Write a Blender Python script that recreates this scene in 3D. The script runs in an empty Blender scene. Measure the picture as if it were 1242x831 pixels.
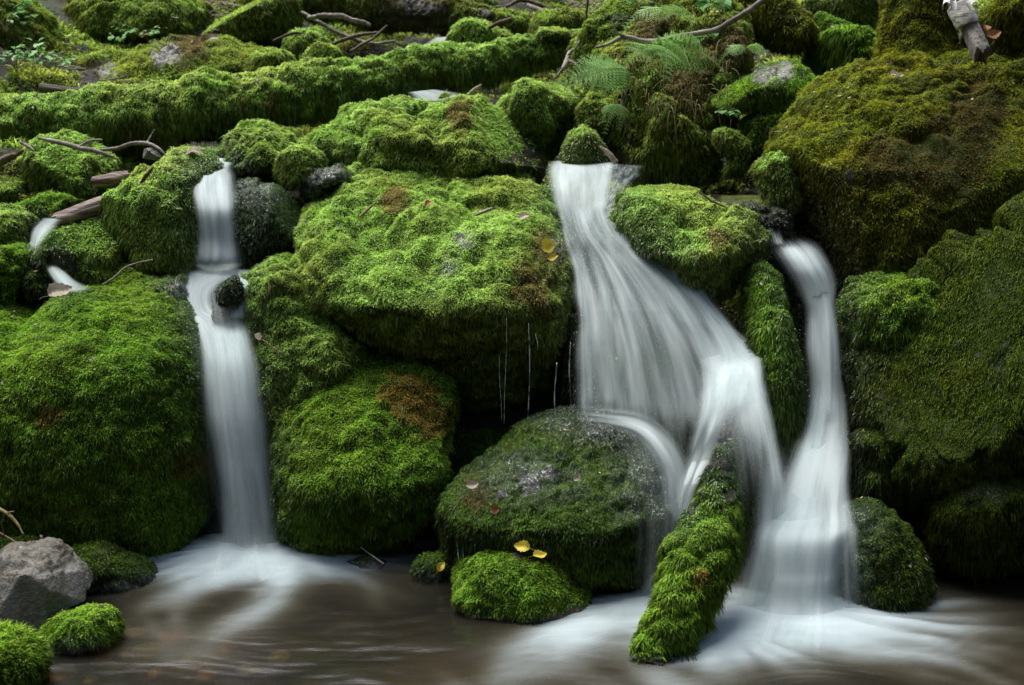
import bpy, bmesh, math, random
import numpy as np
from mathutils import Vector

scene = bpy.context.scene
C = scene.collection
scene.view_settings.view_transform = 'Standard'; scene.view_settings.look = 'None'; scene.view_settings.exposure = 0; scene.view_settings.gamma = 1
scene.cycles.use_denoising = True; scene.cycles.transparent_max_bounces = 24; scene.cycles.max_bounces = 6; scene.cycles.caustics_reflective = False; scene.cycles.caustics_refractive = False
R = math.radians
rng = np.random.default_rng(7)

# ------------------------------------------------------------------ camera
CAM_Z, PITCH, F = 1.88, R(12.0), 1380.0
cam_d = bpy.data.cameras.new("camera")
cam = bpy.data.objects.new("camera", cam_d); C.objects.link(cam)
cam.location = (0, 0, CAM_Z); cam.rotation_euler = (R(90) - PITCH, 0, 0)
cam_d.lens = 40; cam_d.sensor_width = 36; cam_d.clip_end = 300; cam_d.clip_start = 0.05
cam_d.dof.use_dof = True; cam_d.dof.focus_distance = 4.6; cam_d.dof.aperture_fstop = 3.2
scene.camera = cam
cp, sp = math.cos(PITCH), math.sin(PITCH)

def P(px, py, d):
    """point of the place seen at px,py that stands d metres in front of the tripod"""
    u = (px - 621) / F; v = (415.5 - py) / F
    t = d / (cp + v * sp)
    return np.array([u * t, d, CAM_Z + t * (v * cp - sp)])

def pix(p):
    q = p - np.array([0, 0, CAM_Z])
    f = q[:, 1] * cp - q[:, 2] * sp
    up = q[:, 1] * sp + q[:, 2] * cp
    return 621 + F * q[:, 0] / f, 415.5 - F * up / f

def Dw(py, z=0.0):
    a = PITCH + math.atan((py - 415.5) / F)
    return (CAM_Z - z) / math.tan(a)

# ------------------------------------------------------------------ noise
def _hash(ix, iy, iz, seed):
    h = (ix * 374761393 + iy * 668265263 + iz * 2147483647 + seed * 974634777) & 0xFFFFFFFF
    h = ((h ^ (h >> 13)) * 1274126177) & 0xFFFFFFFF
    h = ((h ^ (h >> 16)) * 2246822519) & 0xFFFFFFFF
    return h ^ (h >> 15)

_g = np.random.default_rng(1).normal(size=(256, 3)); _g /= np.linalg.norm(_g, axis=1)[:, None]

def pn(p, seed=0):
    p = np.asarray(p, dtype=np.float64)
    i = np.floor(p).astype(np.int64); f = p - i
    w = f * f * f * (f * (f * 6 - 15) + 10)
    out = 0
    for dx in (0, 1):
        for dy in (0, 1):
            for dz in (0, 1):
                g = _g[_hash(i[:, 0] + dx, i[:, 1] + dy, i[:, 2] + dz, seed) & 255]
                dd = (f - np.array([dx, dy, dz]))
                n = (g * dd).sum(1)
                ww = (w[:, 0] if dx else 1 - w[:, 0]) * (w[:, 1] if dy else 1 - w[:, 1]) * (w[:, 2] if dz else 1 - w[:, 2])
                out = out + n * ww
    return out * 1.5

def fbm(p, seed=0, o=3):
    s, a = 0, 1.0
    for k in range(o):
        s = s + a * pn(p * (2 ** k), seed + k); a *= 0.5
    return s

def sstep(a, b, x):
    t = np.clip((x - a) / (b - a), 0, 1); return t * t * (3 - 2 * t)

# ------------------------------------------------------------------ mesh helpers
def mesh_np(name, v, tris=None, quads=None, smooth=True, attrs=None, uv=None):
    me = bpy.data.meshes.new(name)
    v = np.asarray(v, dtype=np.float32)
    parts, tot = [], []
    if tris is not None and len(tris): parts.append(np.asarray(tris, dtype=np.int32).ravel()); tot.append(np.full(len(tris), 3, np.int32))
    if quads is not None and len(quads): parts.append(np.asarray(quads, dtype=np.int32).ravel()); tot.append(np.full(len(quads), 4, np.int32))
    li = np.concatenate(parts); lt = np.concatenate(tot)
    ls = np.concatenate([[0], np.cumsum(lt)[:-1]]).astype(np.int32)
    me.vertices.add(len(v)); me.vertices.foreach_set("co", v.ravel())
    me.loops.add(len(li)); me.loops.foreach_set("vertex_index", li)
    me.polygons.add(len(lt)); me.polygons.foreach_set("loop_start", ls); me.polygons.foreach_set("loop_total", lt)
    me.update(calc_edges=True)
    me.polygons.foreach_set("use_smooth", np.full(len(lt), smooth, dtype=bool))
    for k, a in (attrs or {}).items():
        if np.ndim(a) == 2:
            at = me.attributes.new(k, 'FLOAT_VECTOR', 'POINT'); at.data.foreach_set('vector', np.asarray(a, dtype=np.float32).ravel()); continue
        at = me.attributes.new(k, 'FLOAT', 'POINT'); at.data.foreach_set("value", np.asarray(a, dtype=np.float32))
    if uv is not None:
        l = me.uv_layers.new(name="UVMap"); l.data.foreach_set("uv", np.asarray(uv, dtype=np.float32)[li].ravel())
    return me

def link(name, me, mat, parent=None, loc=None):
    o = bpy.data.objects.new(name, me); C.objects.link(o)
    if mat is not None: me.materials.append(mat)
    if loc is not None: o.location = loc
    if parent is not None: o.parent = parent
    return o

def tag(o, label=None, cat=None, group=None, kind=None):
    if label: o['label'] = label
    if cat: o['category'] = cat
    if group: o['group'] = group
    if kind: o['kind'] = kind
    return o

def vnormals(v, t):
    a, b, c = v[t[:, 0]], v[t[:, 1]], v[t[:, 2]]
    fn = np.cross(b - a, c - a)
    n = np.zeros_like(v)
    for k in range(3): 
        for ax in range(3): n[:, ax] += np.bincount(t[:, k], fn[:, ax], len(v))
    n /= np.linalg.norm(n, axis=1)[:, None] + 1e-12
    return n

_ico = {}
def ico(n):
    if n not in _ico:
        bm = bmesh.new(); bmesh.ops.create_icosphere(bm, subdivisions=n, radius=1)
        v = np.array([q.co[:] for q in bm.verts]); t = np.array([[q.index for q in f.verts] for f in bm.faces]); bm.free()
        _ico[n] = (v, t)
    return _ico[n]

def catmull(pts, n):
    pts = np.asarray(pts, float); m = len(pts)
    s = np.linspace(0, m - 1, n); i = np.clip(s.astype(int), 0, m - 2); f = (s - i)[:, None]
    g = lambda k: pts[np.clip(k, 0, m - 1)]
    p0, p1, p2, p3 = g(i - 1), g(i), g(i + 1), g(i + 2)
    return 0.5 * ((2 * p1) + (-p0 + p2) * f + (2 * p0 - 5 * p1 + 4 * p2 - p3) * f**2 + (-p0 + 3 * p1 - 3 * p2 + p3) * f**3)

# ------------------------------------------------------------------ node helper
class N:
    def __init__(s, name):
        s.m = bpy.data.materials.new(name); s.m.use_nodes = True
        s.t = s.m.node_tree; s.t.nodes.clear()
    def n(s, typ, ins=None, **kw):
        q = s.t.nodes.new(typ)
        for k, v in kw.items(): setattr(q, k, v)
        for k, v in (ins or {}).items():
            if isinstance(v, tuple) and len(v) == 2 and hasattr(v[0], 'outputs'): s.t.links.new(v[0].outputs[v[1]], q.inputs[k])
            elif hasattr(v, 'outputs'): s.t.links.new(v.outputs[0], q.inputs[k])
            else: q.inputs[k].default_value = v
        return q
    def attr(s, name): return (s.n('ShaderNodeAttribute', attribute_name=name), 'Fac')
    def math(s, op, a, b=0.0, clamp=False, c=None):
        i = {0: a, 1: b}
        if c is not None: i[2] = c
        return s.n('ShaderNodeMath', i, operation=op, use_clamp=clamp)
    def mr(s, v, a, b, c=0.0, d=1.0, smooth=True):
        return s.n('ShaderNodeMapRange', {'Value': v, 'From Min': a, 'From Max': b, 'To Min': c, 'To Max': d}, interpolation_type='SMOOTHSTEP' if smooth else 'LINEAR')
    def mix(s, f, a, b):
        q = s.t.nodes.new('ShaderNodeMix'); q.data_type = 'RGBA'
        for idx, v in ((0, f), (6, a), (7, b)):
            if isinstance(v, tuple) and len(v) == 2 and hasattr(v[0], 'outputs'): s.t.links.new(v[0].outputs[v[1]], q.inputs[idx])
            elif hasattr(v, 'outputs'): s.t.links.new(v.outputs[2 if v.bl_idname == 'ShaderNodeMix' else 0], q.inputs[idx])
            else: q.inputs[idx].default_value = v if idx == 0 else (*v, 1.0)[:4]
        return (q, 2)
    def noise(s, vec, scale, detail=3.0, rough=0.55, dist=0.0):
        return s.n('ShaderNodeTexNoise', {'Vector': vec, 'Scale': scale, 'Detail': detail, 'Roughness': rough, 'Distortion': dist})
    def out(s, sh):
        o = s.t.nodes.new('ShaderNodeOutputMaterial'); s.t.links.new(sh.outputs[0], o.inputs['Surface']); return s.m
    def pos(s): return (s.n('ShaderNodeNewGeometry'), 'Position')

def moss_mat(name, dark, mid, tip, brown, gloss=0.03, trans=0.3, patchy=0.5, side=0.8, lift=0.0, hue=0.6):
    s = N(name); pos = s.pos()
    t = s.attr('tip'); r = s.attr('rnd'); b = s.attr('brown')
    n1 = s.noise(pos, 5.0, 4.0); n2 = s.noise(pos, 28.0, 2.0)
    f = s.math('ADD', s.math('MULTIPLY', t, 0.62), s.math('MULTIPLY', r, 0.38))
    f = s.math('ADD', f, s.math('MULTIPLY', s.math('SUBTRACT', n2, 0.5), 0.9))
    f = s.math('ADD', f, lift)
    c = s.mix(s.mr(f, 0.0, 0.5), dark, mid)
    c = s.mix(s.mr(f, 0.45, 1.05), c, tip)
    c = s.mix(s.mr(n1, 0.45, 0.7, 0.0, patchy), c, mid)
    n4 = s.noise(pos, 1.9, 3.0); n5 = s.noise(pos, 12.0, 3.0)
    c = s.mix(s.mr(n4, 0.42, 0.62, 0.0, hue), c, s.mix(s.mr(f, 0.1, 0.9), (mid[0] * .75, mid[1] * .55, mid[2] * .6), (tip[0] * 1.0, tip[1] * .78, tip[2] * .6)))
    c = s.mix(s.mr(n5, 0.52, 0.36, 0.0, 0.45), c, (dark[0] * 1.6, dark[1] * 1.6, dark[2] * 1.6))
    bb = s.math('ADD', s.math('ADD', b, s.math('MULTIPLY', s.math('SUBTRACT', n2, 0.5), 0.8)), s.math('MULTIPLY', s.math('GREATER_THAN', r, 0.94), 0.35))
    c = s.mix(s.mr(bb, 0.3, 0.75), c, brown)
    wt_ = s.attr('wetn'); c = s.mix(s.math('MULTIPLY', wt_, 0.85, clamp=True), c, s.mix(0.55, (dark[0] * 1.2, dark[1] * 1.3, dark[2] * 2.0), (mid[0] * .35, mid[1] * .4, mid[2] * .9)))
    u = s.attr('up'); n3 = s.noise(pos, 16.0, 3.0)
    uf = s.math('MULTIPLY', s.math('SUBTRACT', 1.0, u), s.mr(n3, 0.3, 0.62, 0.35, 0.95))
    c = s.mix(s.math('MULTIPLY', uf, side), c, (mid[0] * 0.55, mid[1] * 0.36, mid[2] * 0.6))  # steep faces darkened in the colour: older growth plus painted shade on fronts
    sn = (s.n('ShaderNodeAttribute', attribute_name='sn'), 'Vector')
    d = s.n('ShaderNodeBsdfDiffuse', {'Color': c, 'Normal': sn}); tr = s.n('ShaderNodeBsdfTranslucent', {'Color': c})
    m = s.n('ShaderNodeMixShader', {0: trans, 1: d, 2: tr})
    g = s.n('ShaderNodeBsdfGlossy', {'Color': (1, 1, 1, 1), 'Roughness': 0.38})
    m2 = s.n('ShaderNodeMixShader', {0: s.math('ADD', gloss, s.math('MULTIPLY', wt_, 0.05)), 1: m, 2: g})
    return s.out(m2)

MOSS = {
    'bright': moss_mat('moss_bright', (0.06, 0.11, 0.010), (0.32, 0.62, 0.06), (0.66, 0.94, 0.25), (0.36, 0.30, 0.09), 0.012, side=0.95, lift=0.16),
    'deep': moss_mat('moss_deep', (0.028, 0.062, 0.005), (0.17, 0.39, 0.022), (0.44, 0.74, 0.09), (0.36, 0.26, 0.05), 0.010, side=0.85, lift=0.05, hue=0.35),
    'olive': moss_mat('moss_olive', (0.036, 0.048, 0.005), (0.20, 0.25, 0.016), (0.44, 0.53, 0.045), (0.15, 0.12, 0.03), 0.008, side=0.6, lift=0.08),  # olive hue, also darkened to carry the overhead shade at right
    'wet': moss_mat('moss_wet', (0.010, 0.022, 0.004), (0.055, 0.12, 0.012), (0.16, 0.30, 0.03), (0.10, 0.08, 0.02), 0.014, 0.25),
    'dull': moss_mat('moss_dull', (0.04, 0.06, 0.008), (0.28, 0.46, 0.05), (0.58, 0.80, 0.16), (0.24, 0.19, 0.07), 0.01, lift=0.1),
    'shade': moss_mat('moss_shade', (0.012, 0.024, 0.003), (0.065, 0.115, 0.008), (0.19, 0.29, 0.02), (0.10, 0.08, 0.02), 0.008, side=0.6),  # darker moss copy, overhead shade of the lower right put into its colour
}

def rock_mat(name, c1, c2, mossc=(0.022, 0.04, 0.005), rough=0.45, cool=(0.2, 0.2, 0.2)):
    s = N(name); pos = s.pos(); m = s.attr('moss')
    n1 = s.noise(pos, 6.0, 8.0, 0.62); n2 = s.noise(pos, 45.0, 6.0, 0.65); n3 = s.noise(pos, 2.2, 3.0)
    c = s.mix(s.mr(n1, 0.35, 0.65), c1, c2)
    c = s.mix(s.mr(n2, 0.55, 0.75, 0, 0.6), c, cool)
    c = s.mix(s.mr(n3, 0.45, 0.7, 0, 0.5), c, (c1[0] * 1.1, c1[1] * 0.8, c1[2] * 0.5))
    mc = s.mix(s.mr(n2, 0.4, 0.7), mossc, (mossc[0] * 2.6, mossc[1] * 2.3, mossc[2] * 1.6))
    mf = s.mr(s.math('ADD', m, s.math('MULTIPLY', s.math('SUBTRACT', n2, 0.5), 0.9)), 0.3, 0.55)
    c = s.mix(mf, c, mc)
    v = s.n('ShaderNodeTexVoronoi', {'Vector': pos, 'Scale': 14.0}, feature='DISTANCE_TO_EDGE')
    h = s.math('ADD', s.math('MULTIPLY', n1, 1.0), s.math('MULTIPLY', n2, 0.5))
    h = s.math('ADD', h, s.mr(v, 0.0, 0.05, -0.03, 0.0))
    bmp = s.n('ShaderNodeBump', {'Height': h, 'Strength': 0.9, 'Distance': 0.03})
    rr = s.mr(mf, 0, 1, rough, 0.9)
    p = s.n('ShaderNodeBsdfPrincipled', {'Base Color': c, 'Roughness': rr, 'Normal': bmp})
    p.inputs['Specular IOR Level'].default_value = 0.35
    return s.out(p)

ROCK = {
    'dark': rock_mat('rock_dark', (0.035, 0.032, 0.025), (0.07, 0.065, 0.05), cool=(0.06, 0.065, 0.065), rough=0.35),
    'grey': rock_mat('rock_grey', (0.085, 0.078, 0.055), (0.21, 0.21, 0.20), cool=(0.46, 0.46, 0.47), rough=0.4),
    'wet': rock_mat('rock_wet', (0.02, 0.02, 0.018), (0.05, 0.05, 0.045), cool=(0.05, 0.055, 0.06), rough=0.10),
}

def simple_mat(name, c1, c2, scale=20.0, rough=0.7, stretch=(1, 1, 1), bump=0.4, trans=0.0, spec=0.3):
    s = N(name)
    tc = s.n('ShaderNodeTexCoord')
    mp = s.n('ShaderNodeMapping', {'Vector': (tc, 'Object'), 'Scale': stretch})
    n1 = s.noise(mp, scale, 6.0, 0.65)
    c = s.mix(s.mr(n1, 0.3, 0.7), c1, c2)
    b = s.n('ShaderNodeBump', {'Height': n1, 'Strength': bump, 'Distance': 0.01})
    p = s.n('ShaderNodeBsdfPrincipled', {'Base Color': c, 'Roughness': rough, 'Normal': b})
    p.inputs['Specular IOR Level'].default_value = spec
    if trans > 0:
        tr = s.n('ShaderNodeBsdfTranslucent', {'Color': c})
        p = s.n('ShaderNodeMixShader', {0: trans, 1: p, 2: tr})
    return s.out(p)

M = {
    'bark': simple_mat('bark', (0.05, 0.035, 0.022), (0.20, 0.15, 0.11), 9, 0.75, (1, 1, 1), 0.8),
    'greybark': simple_mat('bark_grey', (0.12, 0.10, 0.085), (0.38, 0.34, 0.29), 14, 0.7, (1, 1, 1), 0.7),
    'redwood': simple_mat('rotten_wood', (0.10, 0.045, 0.03), (0.36, 0.26, 0.22), 16, 0.6, (1, 1, 1), 0.8),
    'pale': simple_mat('pale_twig', (0.20, 0.15, 0.10), (0.42, 0.36, 0.28), 30, 0.7),
    'twig': simple_mat('brown_twig', (0.05, 0.03, 0.02), (0.16, 0.10, 0.06), 30, 0.7),
    'leafy': simple_mat('leaf_yellow', (0.55, 0.42, 0.03), (0.75, 0.62, 0.08), 40, 0.5, trans=0.3),
    'leafp': simple_mat('leaf_pale', (0.34, 0.27, 0.20), (0.55, 0.47, 0.38), 40, 0.6, trans=0.2),
    'leafb': simple_mat('leaf_brown', (0.18, 0.07, 0.03), (0.38, 0.18, 0.08), 40, 0.6, trans=0.2),
    'fern': simple_mat('fern_green', (0.20, 0.40, 0.10), (0.38, 0.62, 0.20), 20, 0.5, trans=0.4),
    'herb': simple_mat('herb_green', (0.16, 0.40, 0.12), (0.34, 0.60, 0.24), 20, 0.5, trans=0.35),
    'straw': simple_mat('dry_grass', (0.16, 0.13, 0.05), (0.34, 0.27, 0.12), 20, 0.8),
}
# ------------------------------------------------------------------ moss
WETP = []   # where the falls soak the moss beside them
for line, r_ in (([(262, 215), (264, 320), (255, 370), (275, 450), (295, 560), (305, 660)], 48), ([(715, 215), (720, 290), (800, 350), (860, 420), (885, 490), (880, 560)], 52), ([(705, 300), (706, 490)], 26), ([(965, 300), (995, 360), (1000, 450), (995, 560), (975, 640), (970, 740)], 52), ([(730, 515), (790, 545), (820, 620)], 30), ([(45, 280), (80, 345)], 22)):
    q_ = np.array(line, float)
    for a_, b_ in zip(q_[:-1], q_[1:]):
        for t_ in np.linspace(0, 1, max(2, int(np.hypot(*(b_ - a_)) / 22))): WETP.append((*(a_ + (b_ - a_) * t_), r_))
def scatter(v, t, vn, dens_v, brown_v, per_m2, L, W, hang=0.5, spread=0.75, seed=0):
    """feathery shoots of moss standing on a surface, as one mesh"""
    g = np.random.default_rng(seed)
    a, b, c = v[t[:, 0]], v[t[:, 1]], v[t[:, 2]]
    fn = np.cross(b - a, c - a); ar = np.linalg.norm(fn, axis=1); fn = fn / (ar[:, None] + 1e-12); ar *= 0.5
    cen = (a + b + c) / 3
    vd = -(cen - np.array([0, 0, CAM_Z])); vd /= np.linalg.norm(vd, axis=1)[:, None]
    face = (fn * vd).sum(1)
    w = ar * dens_v[t].mean(1) * np.where(face > -0.35, 1.0, 0.12)
    px, py = pix(cen)
    w = w * np.where((px > -90) & (px < 1330) & (py > -90) & (py < 910), 1.0, 0.12)
    n = int(w.sum() * per_m2)
    if n < 5: return None
    k = g.choice(len(t), n, p=w / w.sum())
    r1 = np.sqrt(g.random(n))[:, None]; r2 = g.random(n)[:, None]
    bc = np.concatenate([1 - r1, r1 * (1 - r2), r1 * r2], 1)
    p0 = (v[t[k]] * bc[:, :, None]).sum(1); nn = (vn[t[k]] * bc[:, :, None]).sum(1)
    nn /= np.linalg.norm(nn, axis=1)[:, None] + 1e-9
    br = (brown_v[t[k]] * bc).sum(1)
    cl = pn(p0 * 26, 5 + seed) ; cl2 = pn(p0 * 60, 9 + seed)
    ln = L * (0.55 + 0.75 * g.random(n)) * (1 + 0.7 * cl) * (1 + 0.7 * pn(p0 * 4.5, 71 + seed))
    side = 1 - np.abs(nn[:, 2])
    dirn = nn * 1.0 + g.normal(size=(n, 3)) * spread + np.stack([pn(p0 * 14, 31), pn(p0 * 14, 32), pn(p0 * 14, 33)], 1) * 0.9
    dirn[:, 2] -= hang * (0.3 + 1.5 * side)
    # keep shoots outside the surface
    dn = (dirn * nn).sum(1); dirn += nn * np.clip(0.18 - dn, 0, None)[:, None]
    dirn /= np.linalg.norm(dirn, axis=1)[:, None]
    ln = ln * (1 + 0.7 * side * (hang > 0.3)) * (1 + (0.9 if hang > 0.8 else 0.4) * sstep(0.25, -0.45, nn[:, 2]))
    d2 = dirn.copy(); d2[:, 2] -= 0.35 + hang * 0.9; d2 /= np.linalg.norm(d2, axis=1)[:, None]
    wv = np.cross(dirn, g.normal(size=(n, 3))); wv /= np.linalg.norm(wv, axis=1)[:, None]
    wd = (W * (0.6 + 0.8 * g.random(n)))[:, None]
    base = p0 - nn * (0.15 * L)
    p1 = p0 + dirn * (ln * 0.5)[:, None]; p2 = p1 + d2 * (ln * 0.55)[:, None]
    V = np.stack([base - wv * wd * 0.3, base + wv * wd * 0.3, p1 + wv * wd * 0.5, p1 - wv * wd * 0.5, p2], 1).reshape(-1, 3)
    o = (np.arange(n) * 5)[:, None]
    T = np.concatenate([o + np.array([[0, 1, 2]]), o + np.array([[0, 2, 3]]), o + np.array([[3, 2, 4]])], 0)
    sn = nn * 1.0 + dirn * 0.35 + np.cross(wv, dirn) * 0.45 * np.sign((np.cross(wv, dirn) * nn).sum(1))[:, None]; sn /= np.linalg.norm(sn, axis=1)[:, None]
    ppx, ppy = pix(p0); wn = np.zeros(n)
    for (wx, wy, wr) in WETP: wn = np.maximum(wn, np.exp(-((ppx - wx) ** 2 + (ppy - wy) ** 2) / (wr * wr)))
    wn = wn * (p0[:, 1] < 6.2); tip = np.tile([0, 0, 0.6, 0.6, 1.0], n)
    rnd = np.repeat(np.clip(g.random(n) + 0.5 * cl2, 0, 1), 5)
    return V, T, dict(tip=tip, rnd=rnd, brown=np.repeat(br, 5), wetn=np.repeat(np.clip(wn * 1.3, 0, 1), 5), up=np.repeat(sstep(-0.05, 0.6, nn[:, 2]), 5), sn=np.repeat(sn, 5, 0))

TOTAL = [0]; LIT = []
def finish(name, label, cat, group, v, t, d, kind='bright', rock='dark', amp=1.0, dens=1.0, L=1.0, hang=0.5,
           bare=(), brown=(), seed=0, bumps=(), moss_up=0.0, cover=1.0, cut=None, mossname='moss', origin=None, patch=0.22, film=(), crease=0.8):
    size = np.ptp(v, axis=0).max()
    n = vnormals(v, t)
    if bumps:
        px, py = pix(v)
        for (bx, by, br, am) in bumps:
            g = np.exp(-((px - bx) ** 2 + (py - by) ** 2) / (br * br)) * (n[:, 1] < 0.4)
            v = v + n * (am * g)[:, None]
    k = min(1.0, size / 0.6)
    h = 0.045 * k * fbm(v * 2.6 / k, seed, 3) + 0.034 * k * (np.abs(fbm(v * 8.5 / k ** 0.5, seed + 9, 2)) - 0.3) + 0.018 * (np.abs(pn(v * 15, seed + 19)) - 0.25) + 0.016 * (np.abs(pn(v * 28, seed + 20)) - 0.25)
    h = h + 0.008 * pn(v * 60, seed + 30)
    q1 = pn(v * 2.2 / k, seed + 70) + 0.15 * pn(v * 9, seed + 71); q2 = pn(v * 3.7 / k, seed + 72) + 0.15 * pn(v * 9, seed + 73)
    h = h + crease * k * (-0.040 * np.exp(-(q1 / 0.07) ** 2) - 0.025 * np.exp(-(q2 / 0.06) ** 2) + 0.02 * np.sign(q1) * sstep(0.0, 0.12, np.abs(q1)))
    v = v + n * (h * amp)[:, None]
    if cut is None: cut = 2 if (cat in ('boulder', 'rock') and d > 4.9) else 0
    if cut:
        g = np.random.default_rng(seed + 77); c0 = v.mean(0)
        for _ in range(cut):
            q = g.normal(size=3); q[1] = -abs(q[1]) * 0.9; q /= np.linalg.norm(q)
            s = (v - c0) @ q; lim = s.max() * g.uniform(0.55, 0.8)
            v = v - q[None] * (np.clip(s - lim, 0, None) * 0.92)[:, None]
    n = vnormals(v, t)
    px, py = pix(v)
    up_ = np.where((n[:, 2] > 0.35) & (px > 0) & (px < 1242) & (py > 0) & (py < 700) & (v[:, 1] < d + 0.3))[0]
    if len(up_) and cat != 'tree trunk' and kind != 'shade': LIT.append((v[up_], n[up_], np.full(len(up_), np.ptp(v[:, 0]) * np.ptp(v[:, 2]) / len(up_))))
    m = np.full(len(v), float(cover))
    if patch: m -= sstep(0.05, 0.5, pn(v * 5 / k, seed + 50) + 0.5 * pn(v * 17, seed + 51) + 0.3 * pn(v * 50, seed + 52)) * patch
    for (bx, by, br) in bare: m -= 1.6 * np.exp(-((px - bx) ** 2 + (py - by) ** 2) / (br * br)) * (1 + 1.2 * pn(v * 16, seed + 3) + 0.9 * pn(v * 50, seed + 5))
    if moss_up: m *= sstep(-0.2, moss_up, n[:, 2] + 0.5 * pn(v * 6, seed + 4))
    if v[:, 2].min() < 0.02 and v[:, 1].min() < 4.7: m = m - 1.3 * (1 - sstep(0.0, 0.05, v[:, 2] - 0.015 * pn(v * 14, 2)))
    m = np.clip(m, 0, 1)
    b = 0.24 * sstep(0.1, 0.5, pn(v * 3.1, seed + 60) + 0.3 * pn(v * 11, seed + 61))
    for (bx, by, br) in brown: b += np.exp(-((px - bx) ** 2 + (py - by) ** 2) / (br * br)) * (1.0 + 0.8 * pn(v * 12, seed + 6))
    if origin is None:
        c = v.mean(0); c[2] = v[:, 2].min()
    else: c = origin
    me = mesh_np(name, v - c, tris=t, attrs={'moss': m})
    o = link(name, me, ROCK[rock], loc=c)
    tag(o, label, cat, group)
    sc = max(1.0, (d / 4.6)) ** 0.75; L = L * (1.08 if d < 4.75 else 1.0)
    under = sstep(-0.95, -0.3, n[:, 2])
    res = scatter(v, t, n, m * (0.25 + 0.75 * under), b, 64000 * dens / sc ** 2, 0.0125 * L * sc, 0.0040 * sc, hang, seed=seed)
    if res:
        V, T, A = res; TOTAL[0] += len(T) // 3
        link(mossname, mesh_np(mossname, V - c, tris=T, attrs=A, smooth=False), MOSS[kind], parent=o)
    if film:
      for (bx, by, brx, bry, am) in film:
        fd = am * np.exp(-((px - bx) / brx) ** 2 - ((py - by) / bry) ** 2)
        fd = fd * sstep(0.3, -0.1, n[:, 1])
        keep = (fd[t] > 0.03).any(1)
        if keep.sum() < 8: continue
        ids, inv = np.unique(t[keep], return_inverse=True)
        fv = v[ids] + n[ids] * (0.010 + 0.004 * pn(v[ids] * 30, 5))[:, None]
        link('water_film', mesh_np('water_film', fv - c, tris=inv.reshape(-1, 3), attrs={'dens': np.clip(fd[ids], 0, 1)}), WETFILM, parent=o)
    return o

_s = N('wet_film'); _p = _s.pos()
_mp = _s.n('ShaderNodeMapping', {'Vector': _p, 'Scale': (1, 1, 0.45)})
_n = _s.noise(_mp, 75.0, 3.0, 0.7); _n2 = _s.noise(_mp, 9.0, 3.0)
_al = _s.math('MULTIPLY', _s.attr('dens'), _s.math('ADD', 0.12, _s.math('MULTIPLY', _s.mr(_n, 0.48, 0.75), 0.9)), clamp=True)
_al = _s.math('MULTIPLY', _al, _s.mr(_n2, 0.3, 0.7, 0.35, 1.2), clamp=True)
_bm = _s.n('ShaderNodeBump', {'Height': _n, 'Strength': 0.7, 'Distance': 0.02})
_d = _s.n('ShaderNodeBsdfDiffuse', {'Color': (0.28, 0.35, 0.38, 1)}); _gl = _s.n('ShaderNodeBsdfGlossy', {'Roughness': 0.18, 'Normal': _bm})
_m = _s.n('ShaderNodeMixShader', {0: 0.6, 1: _d, 2: _gl})
WETFILM = _s.out(_s.n('ShaderNodeMixShader', {0: _al, 1: _s.n('ShaderNodeBsdfTransparent'), 2: _m}))

def rock(label, poly, d, ty, prof=((0, 0), (1, 0)), sub=6, box=0.8, name='mossy_boulder', cat='boulder', group=None, **kw):
    pts = np.array([P(x, y, d) for x, y in poly])[:, [0, 2]]
    c = (pts.min(0) + pts.max(0)) / 2 * 0.5 + pts.mean(0) * 0.5
    # dense closed outline
    m = len(pts); ext = np.concatenate([pts[-2:], pts, pts[:3]])
    cm = catmull(ext, (len(ext) - 1) * 12 + 1); q = cm - c
    th = np.arctan2(q[:, 1], q[:, 0]); r = np.hypot(q[:, 0], q[:, 1])
    tb = np.linspace(-math.pi, math.pi, 257); idx = np.clip(((th + math.pi) / (2 * math.pi) * 256 + 0.5).astype(int), 0, 256)
    rr = np.full(257, np.nan)
    for i in range(257):
        s = r[idx == i]
        if len(s): rr[i] = s.max()
    ok = ~np.isnan(rr); rr = np.interp(tb, np.concatenate([tb[ok] - 2 * math.pi, tb[ok], tb[ok] + 2 * math.pi]), np.tile(rr[ok], 3))
    kk = np.array([1, 2, 3, 2, 1]) / 9.0
    rr = np.convolve(np.concatenate([rr[-3:-1], rr, rr[1:3]]), kk, 'valid')
    u, t = ico(sub)
    s = np.random.default_rng(kw.get('seed', 0) + 3)
    rho = np.hypot(u[:, 0], u[:, 2]); ang = np.arctan2(u[:, 2], u[:, 0])
    R_ = np.interp(ang, tb, rr) * rho ** box
    x = c[0] + R_ * np.cos(ang); z = c[1] + R_ * np.sin(ang)
    y = d + ty * np.sign(u[:, 1]) * np.abs(u[:, 1]) ** 0.85
    vv = (z - z.min()) / np.ptp(z)
    pr = np.array(prof, float)
    y = y + np.interp(vv, pr[:, 0], pr[:, 1])
    v = np.stack([x, y, z], 1)
    t = t[:, ::-1] if np.dot(vnormals(v, t)[0], v[0] - v.mean(0)) < 0 else t
    return finish(name, label, cat, group, v, t, d, **kw)

def tube(path, n=160, ring=40, cap=True, flat=1.0):
    """path rows: px,py,d,rpx"""
    pw = np.array([list(P(x, y, d)) + [r * d / F] for x, y, d, r in path])
    return tube_w(pw, n, ring, cap, flat)

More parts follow.
